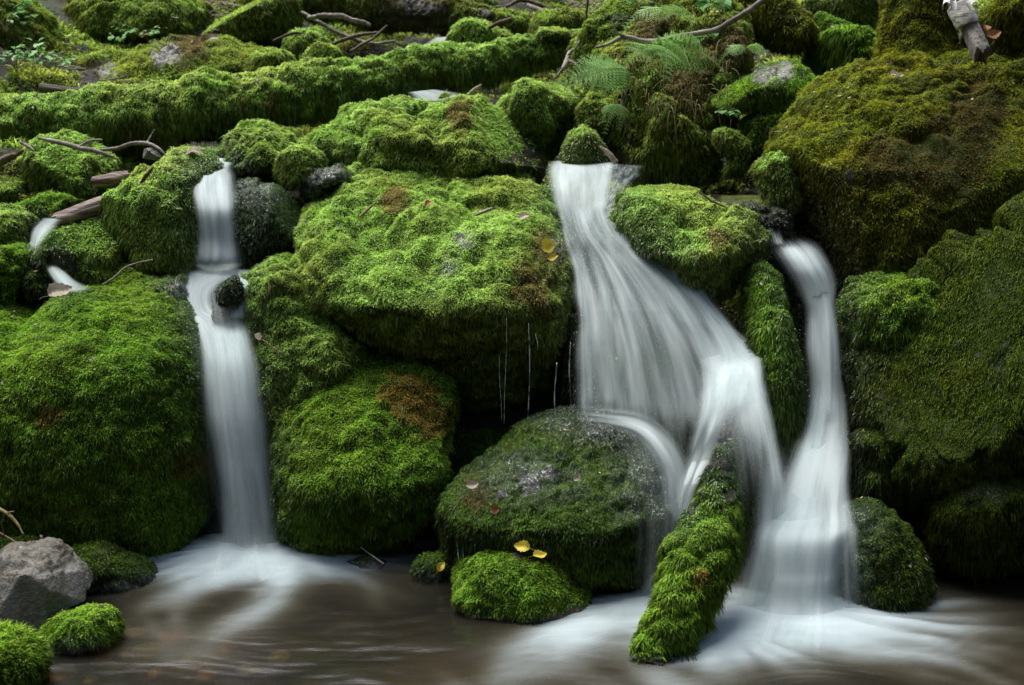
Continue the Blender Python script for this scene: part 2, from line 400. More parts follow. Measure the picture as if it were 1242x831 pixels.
def tube_w(pw, n=160, ring=40, cap=True, flat=1.0):
    q = catmull(pw, n); c = q[:, :3]; r = q[:, 3]
    if cap:
        e = np.minimum(np.arange(n), np.arange(n)[::-1]) / n
        Lt = np.linalg.norm(np.diff(c, axis=0), axis=1).sum()
        s = np.clip(e * Lt / (r.mean() * 0.8), 0, 1); r = r * np.sqrt(1 - (1 - s) ** 2 + 1e-4)
    tg = np.gradient(c, axis=0); tg /= np.linalg.norm(tg, axis=1)[:, None]
    ref = np.array([0, 0, 1.0]) if abs(tg[n // 2, 2]) < 0.9 else np.array([0, 1.0, 0])
    a = np.cross(tg, ref); a /= np.linalg.norm(a, axis=1)[:, None]; b = np.cross(a, tg)
    th = np.linspace(0, 2 * math.pi, ring, endpoint=False)
    v = c[:, None] + r[:, None, None] * (np.cos(th)[None, :, None] * a[:, None] + flat * np.sin(th)[None, :, None] * b[:, None])
    v = v.reshape(-1, 3)
    i, j = np.meshgrid(np.arange(n - 1), np.arange(ring), indexing='ij'); i = i.ravel(); j = j.ravel(); j2 = (j + 1) % ring
    A, B, Cc, D = i * ring + j, i * ring + j2, (i + 1) * ring + j2, (i + 1) * ring + j
    t = np.concatenate([np.stack([A, B, Cc], 1), np.stack([A, Cc, D], 1)])
    v = np.concatenate([v, c[:1], c[-1:]]); k = len(v)
    j = np.arange(ring); j2 = (j + 1) % ring
    t = np.concatenate([t, np.stack([j2, j, np.full(ring, k - 2)], 1), np.stack([(n - 1) * ring + j, (n - 1) * ring + j2, np.full(ring, k - 1)], 1)])
    nn = vnormals(v, t)
    if ((v[:n * ring] - np.repeat(c, ring, 0)) * nn[:n * ring]).sum() < 0: t = t[:, ::-1]
    return v, t

def log(label, path, name='mossy_log', cat='fallen log', group=None, n=260, ring=64, **kw):
    v, t = tube(path, n, ring)
    return finish(name, label, cat, group, v, t, path[0][2], **kw)

def stick(name, label, cat, path, mat, group=None, wob=0.25, side=(), knob=True, seed=0, n=40, ring=10):
    """twig or branch; path rows px,py,d,rpx; side twigs are part of the same mesh"""
    g = np.random.default_rng(seed)
    Vs, Ts, off = [], [], 0
    for pth in (path, *side):
        v, t = tube(pth, n, ring)
        r = pth[0][3] * pth[0][2] / F
        v = v + np.stack([pn(v * 9 + 3, seed), pn(v * 9 + 7, seed + 1), pn(v * 9, seed + 2)], 1) * wob * r * 3
        v = v + vnormals(v, t) * (pn(v * 60, seed) * r * 0.35)[:, None]
        Vs.append(v); Ts.append(t + off); off += len(v)
    V = np.concatenate(Vs); T = np.concatenate(Ts); c = V.mean(0)
    return tag(link(name, mesh_np(name, V - c, tris=T), mat, loc=c), label, cat, group)

def fallen_leaf(label, px, py, d, size, mat, rot=0.0, tilt=0.5, stem=0.0, seed=0, name='fallen_leaf', lobes=0):
    """a curled leaf with midrib and stem"""
    g = np.random.default_rng(seed)
    nu, nv = 14, 9
    u = np.linspace(0, 1, nu); w = np.sin(u ** 0.8 * math.pi) ** 0.8 * 0.36 * (1 + 0.12 * np.sin(u * 30))
    if lobes: w = w * (1 + 0.35 * np.abs(np.sin(u * math.pi * lobes)))
    vs = np.linspace(-1, 1, nv)
    X = np.repeat(u[:, None], nv, 1) - 0.5; Y = w[:, None] * vs[None]
    Z = 0.35 * np.abs(Y) * 1.3 + 0.12 * np.sin(X * 5 + g.random() * 6) + 0.02 * np.sin(X * 40)
    v = np.stack([X, Y, Z], 2).reshape(-1, 3) * size
    i, j = np.meshgrid(np.arange(nu - 1), np.arange(nv - 1), indexing='ij'); a = (i * nv + j).ravel()
    q = np.stack([a, a + 1, a + nv + 1, a + nv], 1)
    sv = [(-0.5, 0, 0, .012), (-0.62, 0.02, 0.03, .010), (-0.75 - stem, 0.05, 0.02, .009), (-0.9 - stem * 2, 0.02, 0.0, .008)]
    tv, tt = tube_w(np.array(sv) * size, 10, 6)
    V = np.concatenate([v, tv]); 
    cr, sr = math.cos(rot), math.sin(rot); ct, st = math.cos(tilt), math.sin(tilt)
    V = V @ np.array([[cr, sr, 0], [-sr, cr, 0], [0, 0, 1]])
    V = V @ np.array([[1, 0, 0], [0, ct, st], [0, -st, ct]])
    me = mesh_np(name, V, tris=tt + len(v), quads=q)
    return tag(link(name, me, mat, loc=P(px, py, d)), label, 'leaf')

# ------------------------------------------------------------------ running water
def fall_mat(name, su, sv, lo, hi, base, amp, tint=(0.88, 0.96, 0.98), seed=0.0):
    s = N(name)
    uv = s.n('ShaderNodeUVMap', uv_map='UVMap')
    mp = s.n('ShaderNodeMapping', {'Vector': uv, 'Scale': (su, sv, 1), 'Location': (seed, seed * 2, 0)})
    n1 = s.noise(mp, 1.0, 4.0, 0.55, 0.15)
    mp2 = s.n('ShaderNodeMapping', {'Vector': uv, 'Scale': (su * 3.5, sv * 0.8, 1), 'Location': (seed + 5, seed, 0)})
    n2 = s.noise(mp2, 1.0, 2.0, 0.5)
    st = s.mr(s.math('ADD', s.math('MULTIPLY', n1, 0.72), s.math('MULTIPLY', n2, 0.28)), lo, hi)
    d = s.attr('dens')
    mp3 = s.n('ShaderNodeMapping', {'Vector': uv, 'Scale': (su * 9, sv * 0.5, 1), 'Location': (seed + 9, seed, 0)})
    n3 = s.noise(mp3, 1.0, 2.0, 0.5)
    al = s.math('MULTIPLY', d, s.math('ADD', base, s.math('MULTIPLY', st, amp)))
    fray = s.mr(s.math('ADD', s.math('MULTIPLY', d, 1.25), s.math('ADD', s.math('MULTIPLY', n1, 0.7), s.math('MULTIPLY', n3, 0.55))), 0.40, 1.35)
    al = s.math('MULTIPLY', al, s.math('MULTIPLY', fray, 1.15), clamp=True)
    col = s.mix(st, (tint[0] * 0.72, tint[1] * 0.78, tint[2] * 0.78), tint)
    ge = s.n('ShaderNodeNewGeometry'); gs = s.n('ShaderNodeVectorMath', {0: (ge, 'Normal'), 1: (0.35, 0.35, 0.35)}, operation='MULTIPLY'); up = s.n('ShaderNodeVectorMath', {0: gs, 1: (0, -0.1, 0.9)}, operation='ADD'); nm = s.n('ShaderNodeVectorMath', {0: up}, operation='NORMALIZE')
    df = s.n('ShaderNodeBsdfDiffuse', {'Color': col, 'Normal': nm}); tr = s.n('ShaderNodeBsdfTranslucent', {'Color': col})
    m = s.n('ShaderNodeMixShader', {0: 0.45, 1: df, 2: tr})
    tp = s.n('ShaderNodeBsdfTransparent')
    return s.out(s.n('ShaderNodeMixShader', {0: al, 1: tp, 2: m}))

FALL = fall_mat('falling_water', 3.2, 0.45, 0.25, 0.75, 0.62, 0.45)
VEIL = fall_mat('veil_water', 2.6, 0.3, 0.38, 0.72, 0.26, 0.66, seed=3.3)
FILM = fall_mat('water_film', 10, 4, 0.35, 0.7, 0.15, 0.7, seed=1.7)

def sheet(name, rows, mat, bulge=0.06, nr=180, nc=48, edge=0.22, fade=(0.04, 0.06), wave=0.006, seed=0, parent=None, loc=None):
    """rows: xl,yl,xr,yr,d,dens"""
    q = catmull(rows, nr); u = np.linspace(0, 1, nc)
    # world left/right
    Lp = np.array([P(a[0], a[1], a[4]) for a in q]); Rp = np.array([P(a[2], a[3], a[4]) for a in q])
    v = Lp[:, None] * (1 - u)[None, :, None] + Rp[:, None] * u[None, :, None]
    arc = 1 - (2 * u - 1) ** 2
    wd = np.linalg.norm(Rp - Lp, axis=1)
    v[:, :, 1] -= arc[None] * bulge * np.clip(wd[:, None] / 0.3, 0.2, 2.0)
    s = np.concatenate([[0], np.cumsum(np.linalg.norm(np.diff((Lp + Rp) / 2, axis=0), axis=1))])
    uu = np.repeat(u[None], nr, 0); vvv = np.repeat(s[:, None], nc, 1)
    wv = pn(np.stack([uu.ravel() * 5, vvv.ravel() * 1.2, np.full(uu.size, seed * 3.1)], 1), seed).reshape(nr, nc)
    v[:, :, 1] -= wv * wave * 2
    en = pn(np.stack([vvv.ravel() * 5, uu.ravel() * 0 + seed, uu.ravel() * 0], 1), seed + 3).reshape(nr, nc) * 0.06
    e = sstep(0, edge, np.clip(uu + en, 0, 1)) * sstep(0, edge, np.clip(1 - uu + en, 0, 1)); e *= np.minimum(1, np.minimum(uu, 1 - uu) * 30)
    f = s / s[-1]
    ed = e * q[:, 5][:, None] * sstep(0, fade[0], f)[:, None] * sstep(0, fade[1], 1 - f)[:, None]
    i, j = np.meshgrid(np.arange(nr - 1), np.arange(nc - 1), indexing='ij'); a = (i * nc + j).ravel()
    quads = np.stack([a, a + 1, a + nc + 1, a + nc], 1)
    V = v.reshape(-1, 3); c = np.array(loc) if loc is not None else np.zeros(3)
    uvs = np.stack([uu.ravel() * wd.mean() / 0.25, vvv.ravel() / 0.25], 1)
    me = mesh_np(name, V - c, quads=quads, attrs={'dens': np.clip(ed, 0, 1).ravel()}, uv=uvs)
    return link(name, me, mat, parent=parent)

def fall_thing(name, label, px, py, d, group=None, cat='waterfall'):
    o = bpy.data.objects.new(name, None); C.objects.link(o); o.location = P(px, py, d); o.empty_display_size = 0.1
    return tag(o, label, cat, group)
# ------------------------------------------------------------------ light and sky
w = bpy.data.worlds.new("World"); scene.world = w; w.use_nodes = True
wt = w.node_tree; wt.nodes.clear()
sky = wt.nodes.new('ShaderNodeTexSky'); sky.sky_type = 'NISHITA'; sky.sun_disc = False
SUNV = Vector((-0.30, 0.30, 0.95)).normalized()
sky.sun_elevation = math.asin(SUNV.z); sky.sun_rotation = math.atan2(SUNV.x, SUNV.y); sky.dust_density = 4.0; sky.air_density = 1.0; sky.ozone_density = 0.6
tc = wt.nodes.new('ShaderNodeTexCoord'); sx = wt.nodes.new('ShaderNodeSeparateXYZ'); wt.links.new(tc.outputs['Generated'], sx.inputs[0])
nz = wt.nodes.new('ShaderNodeTexNoise'); nz.inputs['Scale'].default_value = 5; nz.inputs['Detail'].default_value = 6; wt.links.new(tc.outputs['Generated'], nz.inputs['Vector'])
ad = wt.nodes.new('ShaderNodeMath'); ad.operation = 'MULTIPLY_ADD'; ad.inputs[1].default_value = 0.9; wt.links.new(nz.outputs[0], ad.inputs[0]); 
yz = wt.nodes.new('ShaderNodeMath'); yz.operation = 'MULTIPLY_ADD'; yz.inputs[1].default_value = 0.5; wt.links.new(sx.outputs[1], yz.inputs[0]); wt.links.new(sx.outputs[2], yz.inputs[2]); wt.links.new(yz.outputs[0], ad.inputs[2])  # unseen canopy, its opening tilted up-slope to brighten tops and darken fronts
mr = wt.nodes.new('ShaderNodeMapRange'); mr.interpolation_type = 'SMOOTHSTEP'; mr.inputs[1].default_value = 0.6; mr.inputs[2].default_value = 0.92; wt.links.new(ad.outputs[0], mr.inputs[0])
mx = wt.nodes.new('ShaderNodeMix'); mx.data_type = 'RGBA'; wt.links.new(mr.outputs[0], mx.inputs[0]); mx.inputs[6].default_value = (0.47, 0.66, 0.50, 1); wt.links.new(sky.outputs[0], mx.inputs[7])
bg = wt.nodes.new('ShaderNodeBackground'); bg.inputs['Strength'].default_value = 0.15; wt.links.new(mx.outputs[2], bg.inputs['Color'])
wo = wt.nodes.new('ShaderNodeOutputWorld'); wt.links.new(bg.outputs[0], wo.inputs[0])
sl = bpy.data.lights.new("sun", 'SUN'); sl.energy = 5.0; sl.angle = R(50); sl.color = (1.0, 0.985, 0.94)
so = bpy.data.objects.new("sun", sl); C.objects.link(so); so.rotation_euler = (-SUNV).to_track_quat('-Z', 'Y').to_euler(); so.location = (0, 0, 8)

# ------------------------------------------------------------------ ground
gy = [-40, 1.0, 3, 4.7, 4.95, 5.35, 5.6, 6.0, 6.6, 7.2, 8, 9, 12, 30, 80]
gz = [0.5, -.16, -.16, -.14, .15, .65, .95, 1.2, 1.40, 1.62, 1.88, 2.3, 3.9, 14, 30]
def ground_z(x, y):
    z = np.interp(y - 0.10 * np.cos(x * 2), gy, gz)
    return z + sstep(1.2, 4.5, np.abs(x)) * 0.9 * sstep(2.5, 5.5, y)
gx_ = np.concatenate([np.linspace(-60, -6, 20), np.linspace(-5.8, 5.8, 240), np.linspace(6, 60, 20)])
gy_ = np.concatenate([np.linspace(-40, 1.9, 16), np.linspace(2, 11, 330), np.linspace(11.2, 80, 60)])
X, Y = np.meshgrid(gx_, gy_, indexing='ij'); X = X.ravel(); Y = Y.ravel(); Z = ground_z(X, Y)
pp = np.stack([X, Y, Z * 0], 1); near = (Y > 1.5) & (Y < 12)
Z = Z + np.where(Y > 4.7, 0.10, 0.03) * fbm(pp * 2.2, 40, 3) + 0.05 * np.where(Y > 4.8, 1, 0.25) * np.abs(pn(pp * 9, 44)) + 0.02 * pn(pp * 25, 46)
nx_, ny_ = len(gx_), len(gy_)
i, j = np.meshgrid(np.arange(nx_ - 1), np.arange(ny_ - 1), indexing='ij'); a = (i * ny_ + j).ravel()
gv = np.stack([X, Y, Z], 1); gq = np.stack([a, a + ny_, a + ny_ + 1, a + 1], 1)
s = N('soil'); pos = s.pos()
n1 = s.noise(pos, 3.5, 6.0); n2 = s.noise(pos, 30.0, 5.0, 0.7)
c = s.mix(s.mr(n2, 0.35, 0.7), (0.008, 0.006, 0.004), (0.05, 0.034, 0.022))
c = s.mix(s.mr(n1, 0.46, 0.6), c, (0.03, 0.05, 0.007))
pz = s.n('ShaderNodeSeparateXYZ', {0: pos})
peb = s.n('ShaderNodeTexVoronoi', {'Vector': pos, 'Scale': 9.0, 'Randomness': 1.0})
bed = s.mix(s.mr((peb, 'Distance'), 0.0, 0.45), (0.10, 0.075, 0.04), (0.02, 0.016, 0.009))
bedc = s.mix(s.mr(n1, 0.4, 0.6), bed, (0.10, 0.045, 0.018))
c = s.mix(s.mr((pz, 'Z'), -0.06, 0.0), bedc, c)
bm_ = s.n('ShaderNodeBump', {'Height': n2, 'Strength': 1.0, 'Distance': 0.04})
ground_m = s.out(s.n('ShaderNodeBsdfPrincipled', {'Base Color': c, 'Roughness': 0.8, 'Normal': bm_}))
g = link('ground', mesh_np('ground', gv, quads=gq), ground_m); tag(g, 'dark forest soil and gravel of the stream bank and hillside', kind='structure')
# carpet of moss on the hillside soil
gt = np.concatenate([gq[:, [0, 1, 2]], gq[:, [0, 2, 3]]])
gn = vnormals(gv, gt)
gd = sstep(0.0, 0.3, fbm(pp * 1.7, 90, 3) + 0.25) * (Y > 5.2) * (Y < 12.5) * (np.abs(X) < 6)
px, py = pix(gv); gd = gd * ((px > -60) & (px < 1300) & (py < 420))
V, T, A = scatter(gv, gt, gn, gd, np.clip(0.5 * pn(pp * 2, 8) + 0.15, 0, 1), 8000, 0.032, 0.010, 0.1, seed=4)
tag(link('moss_carpet', mesh_np('moss_carpet', V, tris=T, attrs=A, smooth=False), MOSS['dull']), 'low carpet of moss covering the hillside soil between the rocks', kind='stuff')

# ------------------------------------------------------------------ boulders and rocks
PF_TOP = lambda b, m: ((0, 0.12), (0.25, 0.0), (0.55, 0.02), (1.0, m))
MB = dict()

rock('largest domed boulder at left, thick green moss, beside the left waterfall',
     [(-110, 520), (-90, 400), (-30, 385), (15, 402), (35, 384), (60, 366), (92, 357), (135, 357), (170, 366), (208, 382), (236, 408), (247, 440), (252, 500), (254, 560), (250, 610), (236, 655), (185, 680), (100, 690), (0, 690), (-80, 680)],
     4.8, 0.42, ((0, -0.05), (0.3, -0.04), (0.6, 0.0), (0.8, 0.08), (1, 0.4)), sub=7, box=0.72, kind='deep', seed=11, dens=1.25, L=0.95, amp=0.65, patch=0.08, hang=0.55, crease=0.0, brown=((60, 500, 20), (228, 560, 25)))
rock('rounded mossy mound under the overhang with a rusty brown patch on top',
     [(398, 458), (430, 447), (480, 447), (520, 462), (545, 490), (550, 525), (540, 565), (525, 610), (500, 650), (440, 672), (385, 668), (350, 640), (332, 590), (328, 550), (340, 505), (365, 475)],
     4.72, 0.3, ((0, -0.02), (0.5, -0.02), (1, 0.32)), sub=6, kind='deep', seed=12, crease=0.25, brown=((490, 480, 36), (525, 508, 26)), dens=1.2, cat='boulder')
rock('tall lumpy bright moss boulder standing just right of the left waterfall',
     [(285, 365), (300, 330), (325, 313), (350, 318), (380, 335), (402, 365), (420, 395), (436, 430), (430, 475), (400, 500), (365, 520), (335, 530), (318, 500), (305, 450), (290, 410), (284, 390)],
     5.08, 0.28, ((0, -0.18), (0.5, -0.03), (1, 0.25)), sub=6, kind='bright', seed=13, cut=0, crease=0.7, dens=1.1, bumps=((400, 420, 30, .05), (330, 350, 30, .05)))
rock('low dark mossy rock at the foot of the left waterfall',
     [(318, 500), (345, 510), (360, 560), (370, 620), (400, 665), (380, 690), (335, 680), (322, 640), (315, 580)], 4.95, 0.16, sub=5, kind='deep', seed=14, L=1.0)
rock('huge overhanging boulder in the centre, bright moss on its sloping top',
     [(355, 280), (362, 252), (382, 225), (410, 203), (440, 193), (490, 193), (540, 200), (600, 212), (648, 228), (672, 255), (684, 300), (695, 350), (694, 410), (680, 465), (650, 505), (600, 520), (550, 498), (505, 470), (462, 428), (425, 388), (378, 345), (360, 312)],
     5.22, 0.34, ((0, 0.28), (0.2, 0.13), (0.42, -0.04), (0.52, -0.09), (0.60, -0.01), (1.0, 0.95)), sub=7, box=0.66, kind='bright', seed=15, dens=1.15,
     bumps=((430, 225, 30, .05), (520, 240, 40, .03), (400, 300, 30, .04), (610, 310, 50, .05), (520, 330, 25, -.04), (560, 260, 20, -.03)), brown=((478, 240, 16), (665, 300, 18), (640, 350, 30)), bare=((560, 292, 8),), hang=0.6, amp=0.85, cut=0, crease=0.6, film=((562, 292, 14, 8, .8), (545, 325, 10, 12, .6), (680, 290, 8, 25, .6)))
rock('long low mossy boulder behind the central boulder, its right face dark',
     [(392, 165), (405, 140), (435, 124), (475, 120), (510, 124), (545, 116), (580, 122), (615, 138), (648, 156), (663, 180), (666, 215), (664, 240), (600, 245), (500, 240), (420, 225), (392, 195)],
     6.05, 0.32, ((0, -.05), (.6, 0), (1, .3)), sub=6, kind='bright', seed=16, bare=((640, 200, 35),), patch=0.2, bumps=((560, 140, 25, .05),), brown=((560, 140, 20),))
rock('round mossy rock in the gap behind the long low boulder',
     [(603, 122), (625, 105), (655, 97), (682, 102), (698, 122), (700, 150), (692, 180), (665, 195), (640, 180), (610, 150)], 6.35, 0.24, sub=5, kind='bright', seed=17, bumps=((640, 115, 15, .04),), patch=0.3)
rock('small cone of bright moss at the brink of the middle waterfall',
     [(683, 192), (690, 165), (706, 155), (722, 162), (735, 182), (740, 205), (712, 210), (685, 206)], 5.95, 0.12, sub=5, kind='bright', seed=18, name='mossy_rock', cat='rock', amp=0.6, cut=0, crease=0.2)
rock('broad wet boulder in the middle of the stream, water seeping over its crown',
     [(530, 612), (545, 590), (575, 576), (610, 557), (655, 535), (700, 521), (745, 521), (783, 534), (804, 558), (814, 590), (822, 630), (815, 680), (790, 715), (740, 722), (690, 715), (640, 700), (590, 690), (550, 670), (535, 640)],
     4.42, 0.36, ((0, 0.14), (0.3, 0.0), (0.6, -.02), (1, 0.3)), sub=7, box=0.74, kind='wet', rock='wet', seed=19, dens=1.0, hang=1.0, L=1.1, crease=0.2, bare=((640, 588, 13), (668, 572, 8), (610, 600, 8)), amp=0.8, patch=.15, film=((640, 580, 55, 26, .6), (720, 515, 60, 18, .8), (790, 580, 40, 60, .45)), brown=((575, 600, 22),))
rock('small mossy rock in the pool with a yellow leaf on top',
     [(546, 712), (556, 686), (578, 668), (615, 660), (640, 668), (672, 676), (700, 700), (722, 738), (715, 765), (620, 772), (556, 765), (548, 740)], 4.08, 0.26, ((0, 0), (1, .12)), sub=6, kind='deep', seed=20, crease=0.3, name='mossy_rock', cat='rock', L=0.75, amp=0.7, patch=0.15, bare=((635, 668, 12),), dens=1.3)
rock('low wet ledge of moss behind the small pool rock with the yellow leaf',
     [(640, 665), (680, 668), (720, 680), (750, 700), (748, 722), (700, 725), (650, 715)], 4.35, 0.15, sub=5, kind='wet', rock='wet', seed=21, name='mossy_rock', cat='rock', amp=0.5)
rock('little dark wet stone in the pool holding a bright yellow leaf',
     [(497, 695), (505, 680), (525, 672), (545, 678), (552, 700), (545, 718), (505, 716)], 4.32, 0.08, sub=5, kind='wet', rock='wet', seed=22, name='wet_stone', cat='stone', amp=0.4, film=((522, 706, 28, 14, .9),))
rock('flat wet stone lapped by white foam right of the left waterfall base',
     [(408, 690), (425, 678), (455, 678), (475, 690), (470, 705), (420, 708)], 4.42, 0.08, sub=5, kind='wet', rock='wet', seed=23, name='wet_stone', cat='stone', amp=0.4, film=((435, 692, 34, 14, .9),))
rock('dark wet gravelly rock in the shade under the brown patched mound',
     [(430, 660), (460, 640), (500, 635), (540, 640), (560, 665), (550, 690), (470, 690), (435, 682)], 4.7, 0.14, sub=5, kind='wet', rock='wet', seed=24, name='wet_stone', cat='stone', patch=0.9, film=((480, 668, 50, 20, .6),))
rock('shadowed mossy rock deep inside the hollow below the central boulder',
     [(500, 560), (540, 530), (600, 520), (640, 560), (600, 640), (520, 660), (495, 620)], 5.0, 0.16, sub=5, kind='wet', rock='wet', seed=25, name='mossy_rock', cat='rock')
# rock face beneath the main cascade
rock('tall wet rock face behind the middle waterfall, mossy where the water parts',
     [(685, 300), (715, 285), (755, 285), (800, 312), (850, 350), (890, 400), (925, 450), (945, 520), (945, 620), (900, 700), (800, 700), (760, 640), (715, 560), (695, 480), (688, 380)],
     5.05, 0.22, ((0, -0.5), (0.13, -0.43), (0.4, -0.2), (0.64, -.03), (0.85, .23), (1, 0.5)), sub=6, kind='wet', rock='wet', seed=26, dens=0.9, hang=0.9, L=1.2, amp=0.5, name='rock_face', cat='rock')
rock('hump of moss between the middle and right waterfalls',
     [(740, 268), (752, 240), (775, 222), (800, 213), (835, 215), (862, 228), (885, 250), (915, 262), (932, 290), (930, 325), (915, 350), (900, 385), (875, 385), (845, 355), (800, 315), (765, 295)],
     5.05, 0.24, ((0, -0.1), (0.5, -.02), (1, 0.45)), sub=6, kind='bright', seed=27, bumps=((890, 285, 28, .05), (800, 250, 35, .04)), hang=0.8, brown=((870, 290, 14),))
rock('narrow hanging pillar of moss dividing the middle and right waterfalls',
     [(905, 345), (922, 322), (938, 328), (946, 355), (951, 400), (957, 445), (955, 490), (946, 525), (938, 530), (915, 490), (904, 430), (903, 385)],
     4.85, 0.2, ((0, -0.22), (0.5, -.12), (1, 0.05)), sub=6, kind='deep', seed=28, hang=1.1, L=1.25, amp=0.4)
rock('wet rock face behind the right waterfall',
     [(935, 300), (970, 290), (1000, 320), (1030, 380), (1040, 480), (1045, 600), (1050, 700), (1000, 760), (920, 740), (910, 640), (930, 540), (950, 420)],
     5.0, 0.2, ((0, -0.6), (0.34, -0.38), (0.55, .05), (1, 0.4)), sub=6, kind='wet', rock='wet', seed=29, dens=0.7, amp=0.6, name='rock_face', cat='rock')
rock('massive dark olive boulder at upper right with rough half bare face',
     [(925, 232), (922, 200), (935, 172), (960, 142), (985, 122), (1010, 103), (1050, 88), (1100, 72), (1150, 62), (1200, 62), (1260, 40), (1330, 60), (1360, 200), (1330, 320), (1200, 345), (1110, 345), (1050, 350), (1010, 340), (985, 310), (960, 290), (945, 262)],
     5.4, 0.36, ((0, -.32), (0.5, -.10), (1, 0.6)), sub=7, box=0.55, kind='olive', seed=30, cut=2, crease=0.6, patch=0.35, amp=0.9, dens=0.9, bare=((1020, 215, 14),), L=0.85, brown=((1150, 200, 55), (1080, 190, 30), (1190, 130, 40)))
rock('rounded mossy rock tucked beneath the massive upper right boulder',
     [(1030, 372), (1042, 350), (1062, 334), (1095, 328), (1125, 334), (1142, 352), (1135, 385), (1105, 415), (1060, 430), (1042, 440), (1032, 410)], 4.78, 0.25, sub=6, kind='deep', seed=31, hang=0.9)
rock('big dark boulder filling the lower right edge, undercut above black water',
     [(1250, 255), (1215, 272), (1185, 295), (1155, 325), (1130, 355), (1110, 378), (1075, 392), (1058, 420), (1044, 460), (1042, 510), (1050, 560), (1060, 600), (1088, 640), (1112, 685), (1150, 712), (1220, 700), (1330, 690), (1400, 560), (1400, 380), (1330, 250)],
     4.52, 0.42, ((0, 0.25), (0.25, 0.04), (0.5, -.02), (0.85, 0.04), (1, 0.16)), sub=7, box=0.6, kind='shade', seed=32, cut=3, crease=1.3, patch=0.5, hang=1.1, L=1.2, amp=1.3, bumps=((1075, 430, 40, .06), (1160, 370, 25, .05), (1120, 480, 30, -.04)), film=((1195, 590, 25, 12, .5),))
rock('oval mossy rock half veiled by spray at the foot of the right waterfall',
     [(1012, 660), (1030, 630), (1055, 616), (1082, 625), (1105, 655), (1120, 690), (1122, 730), (1105, 755), (1050, 760), (1015, 740), (1008, 700)], 4.12, 0.2, ((0, 0), (1, .08)), sub=6, kind='wet', seed=33, name='mossy_rock', cat='rock', L=0.9, amp=0.6, dens=1.2, patch=0.3, film=((1025, 680, 22, 45, .7), (1040, 640, 25, 20, .5)))
# --- upper left cluster
rock('flat topped mossy rock left of the left waterfall brink',
     [(134, 240), (140, 215), (162, 196), (195, 188), (228, 190), (248, 205), (240, 235), (243, 270), (246, 310), (238, 330), (200, 335), (165, 310), (150, 280)], 5.4, 0.24, ((0, 0), (.6, 0), (1, .35)), sub=6, kind='bright', seed=34, hang=1.0, amp=0.8)
rock('dome of bright moss beneath the grey branches at far left',
     [(15, 215), (25, 192), (50, 176), (85, 174), (112, 184), (130, 205), (128, 232), (108, 248), (70, 246), (40, 238), (20, 235)], 5.9, 0.24, ((0, 0), (1, .25)), sub=6, kind='bright', seed=35, bare=((66, 224, 8),))
rock('low double humped mossy rock below the broken wood chunk',
     [(45, 300), (62, 280), (95, 270), (130, 262), (155, 270), (168, 300), (165, 335), (130, 348), (85, 350), (58, 330)], 5.35, 0.2, sub=6, kind='bright', seed=36, bare=((75, 320, 18),), bumps=((135, 290, 18, .05),))
rock('round green boulder cut by the left edge above the largest dome',
     [(-40, 330), (-20, 308), (12, 301), (34, 314), (43, 340), (36, 368), (15, 385), (-30, 385)], 5.2, 0.17, sub=6, kind='deep', seed=37)
rock('dark wet stone right of the round boulder at the left edge', [(36, 325), (52, 322), (66, 338), (68, 358), (50, 368), (34, 362)], 5.2, 0.1, sub=5, kind='wet', seed=38, name='wet_stone', cat='stone')
rock('dark stone at left edge wedged above the largest dome', [(-30, 385), (0, 378), (22, 384), (20, 408), (0, 425), (-40, 425)], 5.0, 0.12, sub=5, kind='wet', rock='wet', seed=39, name='wet_stone', cat='stone', patch=0.7)
rock('flat mossy ledge with wet grey end left of the waterfall splash',
     [(115, 350), (140, 333), (175, 326), (215, 330), (238, 346), (240, 372), (215, 392), (160, 375), (125, 365)], 5.2, 0.2, sub=5, kind='deep', rock='wet', seed=40, bare=((215, 350, 10),), film=((212, 352, 22, 14, .9), (180, 362, 30, 10, .5)), name='mossy_ledge', cat='rock')
rock('small clump of moss at left edge below the driftwood', [(-20, 275), (5, 256), (30, 256), (42, 275), (38, 300), (10, 312), (-20, 310)], 5.45, 0.15, sub=5, kind='bright', seed=41, name='mossy_rock', cat='rock')
rock('pale green mossy lump on the left edge beside the branches', [(-30, 232), (0, 214), (22, 218), (30, 238), (10, 250), (-20, 252)], 5.9, 0.13, sub=5, kind='bright', seed=42, name='mossy_rock', cat='rock')
rock('shaded mossy rock under the dome of bright moss', [(10, 250), (50, 240), (95, 245), (100, 268), (60, 290), (20, 285)], 5.7, 0.14, sub=5, kind='deep', seed=43, name='mossy_rock', cat='rock')
rock('black wet mossy rock with thin water film right of the left waterfall',
     [(280, 262), (288, 238), (320, 228), (350, 232), (370, 250), (372, 285), (350, 312), (305, 320), (283, 300)], 5.5, 0.2, sub=6, kind='wet', rock='wet', seed=44, hang=0.9, patch=0.25, film=((310, 240, 35, 12, .9), (340, 270, 40, 40, .35)))
rock('lower wet shelf of dark moss touching the waterfall column', [(276, 232), (300, 222), (335, 222), (350, 236), (330, 250), (285, 255)], 5.6, 0.14, sub=5, kind='wet', rock='wet', seed=45, name='mossy_ledge', cat='rock', film=((305, 232, 30, 10, .9),))
rock('pointed mossy stone splitting the left waterfall', [(257, 366), (261, 344), (275, 329), (289, 335), (293, 356), (289, 380), (275, 397), (260, 390)], 4.93, 0.06, sub=5, kind='wet', seed=46, name='wet_stone', cat='stone', rock='wet', amp=0.9, L=0.5, cut=4, patch=0.9)
rock('arched mossy hump directly right of the left waterfall brink',
     [(255, 180), (270, 155), (295, 147), (320, 155), (345, 168), (362, 180), (355, 205), (330, 220), (300, 222), (275, 210)], 5.85, 0.22, ((0, 0), (1, .3)), sub=6, kind='bright', seed=47, film=((290, 208, 12, 14, .7),), bumps=((320, 185, 15, .04),))
